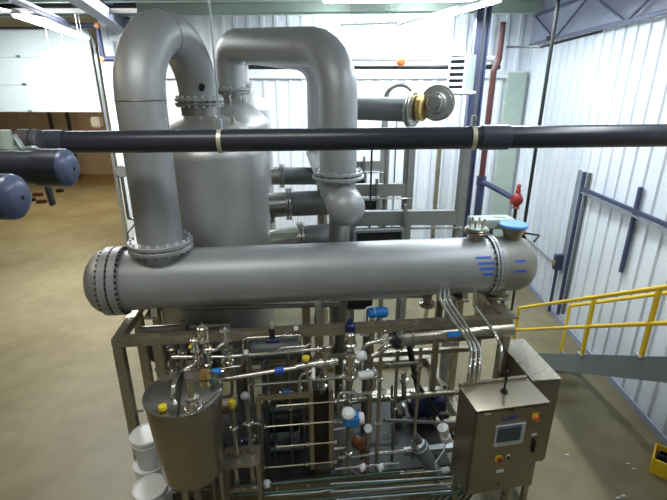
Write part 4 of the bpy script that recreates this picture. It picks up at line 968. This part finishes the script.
def bucket(c, lab, r=.145, h=.36, lid=True):
    t = thing('bucket', c, lab, 'bucket', 'white pails beside the buffer tank')
    B().lathe(c, Z, [(0,r*.84),(.004,r*.86),(h*.78,r*.98),(h*.785,r*1.05),(h*.82,r*1.05),(h*.825,r*.99),(h*.98,r)], 36).out('pail_body', 'white', t)
    B().lathe(c+Z*h*.97, Z, [(-.018,r*1.06),(.004,r*1.08),(.014,r*1.06),(.016,r*.98),(.008,r*.95),(.008,0)], 36).out('lid', 'whitelid', t)
    a = c+Z*h*.80; B().tube([a+U*r*1.05, a+U*r*.8-N*r*.75-Z*.07, a-N*r*1.08-Z*.10, a-U*r*.8-N*r*.75-Z*.07, a-U*r*1.05], .003, 6, bend=.05).out('bail', 'galv', t)
M['whitelid'] = mat('white_lid_plastic', (.85,.88,.90), .35)
g1 = L(-1.81, 3.48, 0); g2 = L(-1.71, 3.18, 0); PH = .345
for k, lab in enumerate(('white lidded pail at the bottom of the tall stack beside the buffer tank','white lidded pail in the middle of the tall stack beside the buffer tank','white lidded pail on top of the tall stack beside the buffer tank')):
    bucket(g1+Z*k*.348 + U*(-.02 if k == 1 else 0), lab, h=PH)
for k, lab in enumerate(('white lidded pail at the bottom of the short stack nearest the bottom edge','white lidded pail on top of the short stack nearest the bottom edge')):
    bucket(g2+Z*k*.348, lab, h=PH)
# ================================================================== CABINETS
fl = G(476,410,1.585); frp = G(547,401,1.585); cu = (frp-fl); cwid = cu.length; cu.normalize(); cn = Vector((-cu.y,cu.x,0))
cb1 = thing('control_cabinet', Vector(((fl+frp)/2+cn*.16).to_tuple()[:2]+(0,)), 'stainless control cabinet with touch screen and switches, front right of the skid', 'control cabinet')
zc1, zc0 = 1.585, .62; dep = .33
cen = (fl+frp)/2+cn*dep/2
ax = (cu, cn, Z)
B().box(Vector((cen.x,cen.y,(zc1+zc0)/2)), (cwid,dep,zc1-zc0), ax, bev=.006).out('casing', 'cab', cb1)
fc = (fl+frp)/2; 
def onf(x, y, off=.0):            # pixel onto the cabinet front
    d = RZ @ ray(x,y); t = ((fl-CAM).dot(cn)-off)/d.dot(cn); return CAM+d*t
door = B().box(Vector((fc.x,fc.y,(zc1+zc0)/2))-cn*.014, (cwid-.02,.024,zc1-zc0-.03), ax, bev=.004).out('cabinet_door', 'cab', cb1)
B().box(Vector((cen.x,cen.y,zc1+.006))-cn*.01, (cwid+.02,dep+.05,.012), ax, bev=.003).out('rain_lip', 'cab', cb1)
B().bar(Vector((fl.x,fl.y,zc1+.02))+cn*(dep-.005), Vector((frp.x,frp.y,zc1+.02))+cn*(dep-.005), .03,.03).out('rear_rail', 'frame', cb1)
o = .027
def fbox(x, y, w_, h_, t_, name, m, par, off=o, bev=.003, label=None):
    c = onf(x, y, off); return B().box(c-cn*t_/2, (w_, t_, h_), ax, bev=bev).out(name, m, par, label=label)
hm = fbox(509,434,.285,.225,.018,'touch_screen','bezel',cb1)
c = onf(509,434,o+.018); B().box(c-cn*.0015-Z*.004, (.225,.003,.150), ax).out('display', 'screen', hm)
B().box(c-cn*.0015+Z*.088, (.22,.002,.010), ax).out('top_strip', 'inkp', hm)
def text(s, loc, size, xdir, up, m, parent, name='lettering'):
    cu_ = bpy.data.curves.new('lettering', 'FONT'); cu_.body = s; cu_.size = size; cu_.extrude = .0008; cu_.align_x = 'CENTER'; cu_.align_y = 'CENTER'
    tmp = bpy.data.objects.new('tmp', cu_); C.objects.link(tmp); dg = bpy.context.evaluated_depsgraph_get(); me = bpy.data.meshes.new_from_object(tmp.evaluated_get(dg)); bpy.data.objects.remove(tmp)
    x_ = xdir.normalized(); n_ = x_.cross(up).normalized(); mtx = Matrix((( x_.x, up.x, n_.x),(x_.y, up.y, n_.y),(x_.z, up.z, n_.z))).to_4x4(); me.transform(mtx)
    ob = bpy.data.objects.new(name, me); C.objects.link(ob); me.materials.clear(); me.materials.append(M[m]); ob.parent = parent; ob.location = Vector(loc)-Vector(parent.location); return ob
text('S.APP', onf(510,418.5,o+.002), .062, cu, Z, 'inkp', cb1, 'brand_lettering')
rs = fbox(535,416,.062,.066,.010,'rotary_switch','yellowcap',cb1); c = onf(535.5,417,o+.01); B().cyl(c, c-cn*.03, .024, 18).out('red_knob', 'orange', rs)
es = thing('x', (0,0,0), None, None); bpy.data.objects.remove(es)
c = onf(498.5,458.5,o); b = B(); b.cyl(c, c-cn*.006, .038, 24); ey = b.out('stop_button', 'yellowcap', cb1); b = B(); b.lathe(c-cn*.006, -cn, [(0,.014),(.012,.014),(.013,.024),(.026,.022),(.03,0)], 20); b.out('red_push', 'red', ey)
sw = fbox(508,456,.036,.044,.006,'selector_plate','white',cb1); c = onf(508,457,o+.006); B().cyl(c, c-cn*.018, .012, 14).out('selector_knob', 'dark', sw)
fbox(500,471,.075,.034,.003,'white_label','white',cb1); fbox(534,434.5,.05,.022,.003,'white_label','white',cb1)
fbox(488,411.5+2.5,.06,.018,.003,'white_label','whitemet',cb1)
hd_ = fbox(533,445,.022,.135,.025,'door_handle','dark',cb1,label='black vertical door handle')
c = onf(512,410,o); B().cyl(c, c-cn*.008, .010, 12).out('door_lock', 'dark', cb1); c = onf(498,483,o); B().cyl(c, c-cn*.008, .008, 12).out('door_lock', 'dark', cb1)
q = G(504,392,zc1+.012); b = B(); b.cyl(q, q+Z*.02, .032, 16); b.cyl(q+Z*.02, q+Z*.03, .02, 16); b.lathe(q+Z*.03, Z, [(0,.010),(.10,.009),(.11,.014),(.20,.012),(.205,0)], 12); b.out('antenna', 'dark', cb1, label='short black antenna rod')
# cable glands and cabinet stand
for k in range(7):
    p = Vector((fl.x,fl.y,zc0))+cu*(.06+k*.08)+cn*.15; B().tube([p, p-Z*.14, p-Z*.28-cu*.25+cn*.12, Vector((p.x,p.y,.10))-cu*.30+cn*.2], .014, 8, bend=.1).out('cable_tail', 'tubing', cb1)
for s in (.05, cwid-.05):
    p = Vector((fl.x,fl.y,0))+cu*s+cn*(dep-.05); B().bar(p, p+Z*zc0, .05,.05).out('stand_leg', 'frame', cb1)
# second cabinet, edge on
e1 = G(560,379,1.60); e2 = G(523,340,1.60); d2 = (e2-e1); ldep = d2.length; d2.normalize(); x2 = Vector((d2.y,-d2.x,0)); wd = .27
cen2 = (e1+e2)/2 - x2*wd/2
cb2 = thing('electrical_cabinet', Vector((cen2.x,cen2.y,0)), 'plain narrow stainless cabinet standing edge-on behind the touch screen cabinet', 'cabinet')
B().box(Vector((cen2.x,cen2.y,(1.6+.60)/2)), (wd,ldep,1.0), (x2,d2,Z), bev=.006).out('casing', 'cab', cb2)
B().box(Vector((e1.x,e1.y,1.1))+d2*ldep/2+x2*.012, (.022,ldep-.02,.97), (x2,d2,Z), bev=.004).out('cabinet_door', 'cab', cb2)
B().box(Vector((cen2.x,cen2.y,1.606)), (wd+.02,ldep+.02,.010), (x2,d2,Z)).out('rain_lip', 'frame', cb2)
for s in (.06, ldep-.06): p = Vector((e1.x,e1.y,0))+d2*s-x2*.10; B().bar(p, p+Z*.60, .05,.05).out('stand_leg', 'frame', cb2)
# ================================================================== CONDUITS
yb = uwz((e1+e2)/2)
k_ = 0
for i,(dx, lab) in enumerate(((0,'left'),(5,'middle'),(10,'right'))):
    p = [F(432+dx*.6,291,.35), F(440+dx,296-dx*.2,-.02-.03), F(471+dx*.9,345,-.15), G(471+dx,352,1.95)]
    top1 = G(468+dx,384-dx*.35,zc1+.03)
    pp = [A+D*onA(432+dx*.6,291)+side*.28-Z*.10, F(439+dx,300,-.10), F(472+dx*.8,347,-.22), Vector((top1.x,top1.y,F(474+dx,352,-.3).z)), top1]
    B().tube(pp, .014, 10, bend=.10).out('conduit', 'conduit', None, f'bright bent conduit running down to the touch screen cabinet, {lab} of three', 'conduit', 'three bright conduits beside the cabinet')
tp = G(499,372,1.63); 
B().tube([F(475,289,-.06), F(474,306,-.07), F(497,336,-.12), Vector((tp.x,tp.y,F(499,345,-.3).z)), tp], .016, 10, bend=.08).out('conduit', 'conduit', None, 'single bright conduit right of the group of three, entering behind the cabinet', 'conduit')
B().lathe(F(489,324,.0), Z, [(0,.02),(.01,.03),(.04,.028),(.045,0)], 16).out('yellow_plug', 'yellowcap', None, 'small yellow plug behind the single conduit at the right end of the skid', 'plug')
# ================================================================== ITEMS ON TOP OF THE EXCHANGER
tq = thing('pale_green_box', n1+Z*(RA+.12)+N*.22, 'pale green flat box behind the two nozzles on the right end of the exchanger', 'box')
cc_ = P(491,222,4.68); 
B().box(cc_, (.46,.22,.10), (D,N,Z), bev=.01).out('box_body', 'offgreen', tq); B().box(cc_+D*.09+Z*.05, (.12,.06,.012), (D,N,Z), bev=.004).out('top_plate', 'hgreen', tq)
q = Vector((cc_.x,cc_.y,0)); print('BOX', cc_, n1); B().bar(Vector((cc_.x,cc_.y,2.0)), cc_-Z*.05, .05,.05).out('support', 'offgreen', tq)
jt = thing('gauge_cage', n1+Z*(RA+.11), 'round cage of bright bolts on the small nozzle at the right of the exchanger', 'fitting')
q = n1+Z*(RA+.110); b = B(); vflange(b, q+Z*.008, Z, .11, .014); b.out('ring', 'offgreen', jt)
for k in range(6):
    a = k*math.pi/3; p = q+Vector((math.cos(a)*.07, math.sin(a)*.07, .01)); B().cyl(p, p+Z*.09, .012, 8).out('stud', 'polish', jt)
# ================================================================== STAIRS
XL_, XR_ = 2.95, 3.74
def ST(Xl, Y, z): v = RZ @ Vector((Xl,Y,0)); return v
def XP(x, y, X):
    d = RZ @ ray(x,y); t = (X-CAM.x)/d.x; return CAM+d*t
xs0 = 2.74; xs1 = 3.50
f0_ = XP(520,352.5,xs0); f1_ = XP(667,357.0,xs0)
sl = (f1_.z-f0_.z)/(f1_.y-f0_.y)
yf, zf = f0_.y+.08, f0_.z+sl*.08
def sz(y): return zf + sl*(y-yf)
y_end = yf + (3.75-zf)/sl
stt = thing('stair_flight', Vector(((xs0+xs1)/2, yf, 0)), 'grey steel staircase climbing towards the viewer along the right wall', 'staircase')
hs = .22
slope_dir = Vector((0, y_end-yf, sz(y_end)-zf)).normalized(); nrm = Vector((0,-slope_dir.z*-1,0)); nrm = Vector((0, slope_dir.z*1, -slope_dir.y)).normalized()
if nrm.z < 0: nrm = -nrm
for x in (xs0, xs1):
    a = Vector((x,yf,zf))-nrm*hs/2; b2 = Vector((x,y_end,sz(y_end)))-nrm*hs/2
    b = B(); s_ = .03 if x == xs0 else -.03
    b.bar(a, b2, .010, hs, nrm); b.bar(a+nrm*(hs/2-.005)+Vector((s_,0,0)), b2+nrm*(hs/2-.005)+Vector((s_,0,0)), .06,.010, nrm); b.bar(a-nrm*(hs/2-.005)+Vector((s_,0,0)), b2-nrm*(hs/2-.005)+Vector((s_,0,0)), .06,.010, nrm)
    b.out('stringer', 'galvdark', stt)
n = 17
for k in range(n):
    y = yf + (y_end-yf)*(k+.7)/n; z = sz(y)-.10
    b = B(); b.box((( xs0+xs1)/2, y, z), (xs1-xs0-.02, .25, .025)); b.box(((xs0+xs1)/2, y+.12, z-.01), (xs1-xs0-.02,.02,.045)); b.out('tread', 'galvdark', stt)
b = B(); b.box(((xs0+xs1)/2-.05, y_end-.75, 3.72), (1.15, 1.5, .06)); b.out('landing_plate', 'galv', stt)
for x in (xs0-.2, xs1-.1): b = B(); b.bar((x,y_end-1.35,0),(x,y_end-1.35,3.69),.1,.1); b.out('landing_post','galvdark',stt)
for x in (xs0, xs1): b = B(); b.box((x,yf+.02,zf/2-.02), (.07,.16,zf)); b.out('foot_plate', 'galvdark', stt)
def rail(x, topa, topb, mida, midb, posts, label):
    a, b2 = XP(*topa, x), XP(*topb, x); m1, m2 = XP(*mida, x), XP(*midb, x)
    def ln(p, q, y): return Vector((x, y, p.z+(q.z-p.z)*(y-p.y)/(q.y-p.y)))
    y0 = a.y; ye = y_end+.2; t = thing('handrail', Vector((x,y0,max(0,sz(y0)))), label, 'handrail'); r = .024
    B().tube([Vector((x,y0,max(.0,sz(y0)-.05))), ln(a,b2,y0), ln(a,b2,ye)], r, 12, bend=.05).out('top_rail', 'yellow', t)
    B().tube([ln(m1,m2,y0), ln(m1,m2,ye)], r*.9, 12).out('mid_rail', 'yellow', t)
    for y in posts:
        B().bar(Vector((x,y,sz(y)-.02)), ln(a,b2,y), .04,.03).out('post', 'yellow', t); B().box((x,y,sz(y)+.008), (.09,.09,.012)).out('post_foot', 'galv', t)
yA = XP(583,350,xs0).y; yB = XP(643,350,xs0).y
rail(xs0, (519,308), (667,287), (515,330), (667,323), (yA, yB, yB-.9, yB-1.8), 'yellow stair handrail on the open side, nearer the cabinets, with a looped lower end')
rail(xs1, (570,306), (667,293), (567,328), (667,323), (yA-.5, yB-.9), 'yellow stair handrail on the wall side, partly hidden by the open side rail')
print('STAIR', f0_, f1_, sl, yA, yB)
# yellow bin under the stairs
c = G(664,466,.1); yt_ = thing('yellow_crate', Vector((c.x,c.y,0)), 'yellow open crate on the floor below the stairs at the right edge', 'crate')
cr = Vector((c.x+.12, c.y, 0)); b = B(); ux = Vector((.80,-.6,0)).normalized(); uy = Vector((.6,.8,0)).normalized(); w1, w2, hh = .42,.30,.2
for s in (-1,1): b.box(cr+uy*s*w2/2+Z*hh/2, (w1,.012,hh), (ux,uy,Z)); b.box(cr+ux*s*w1/2+Z*hh/2, (.012,w2,hh), (ux,uy,Z))
b.box(cr+Z*.01, (w1,w2,.02), (ux,uy,Z)); b.out('crate_body', 'yellow', yt_)
for i in range(5): a = cr+ux*random.uniform(-.14,.14)+uy*random.uniform(-.08,.08); B().box(a+Z*.12, (.1,.09,.18), (ux,uy,Z), bev=.01).out('crate_contents', 'dark', yt_)
for i,(x,y) in enumerate(((618,498),(623,496),(567,455),(634,469),(628,464))):
    a = G(x,y,0); B().box(a+Z*.005, (.05,.02,.01), (U,N,Z), bev=.002).out('paper_scrap','whitemet',None,'tiny pale scrap of debris on the floor right of the cabinets','debris','pale debris on the right floor')
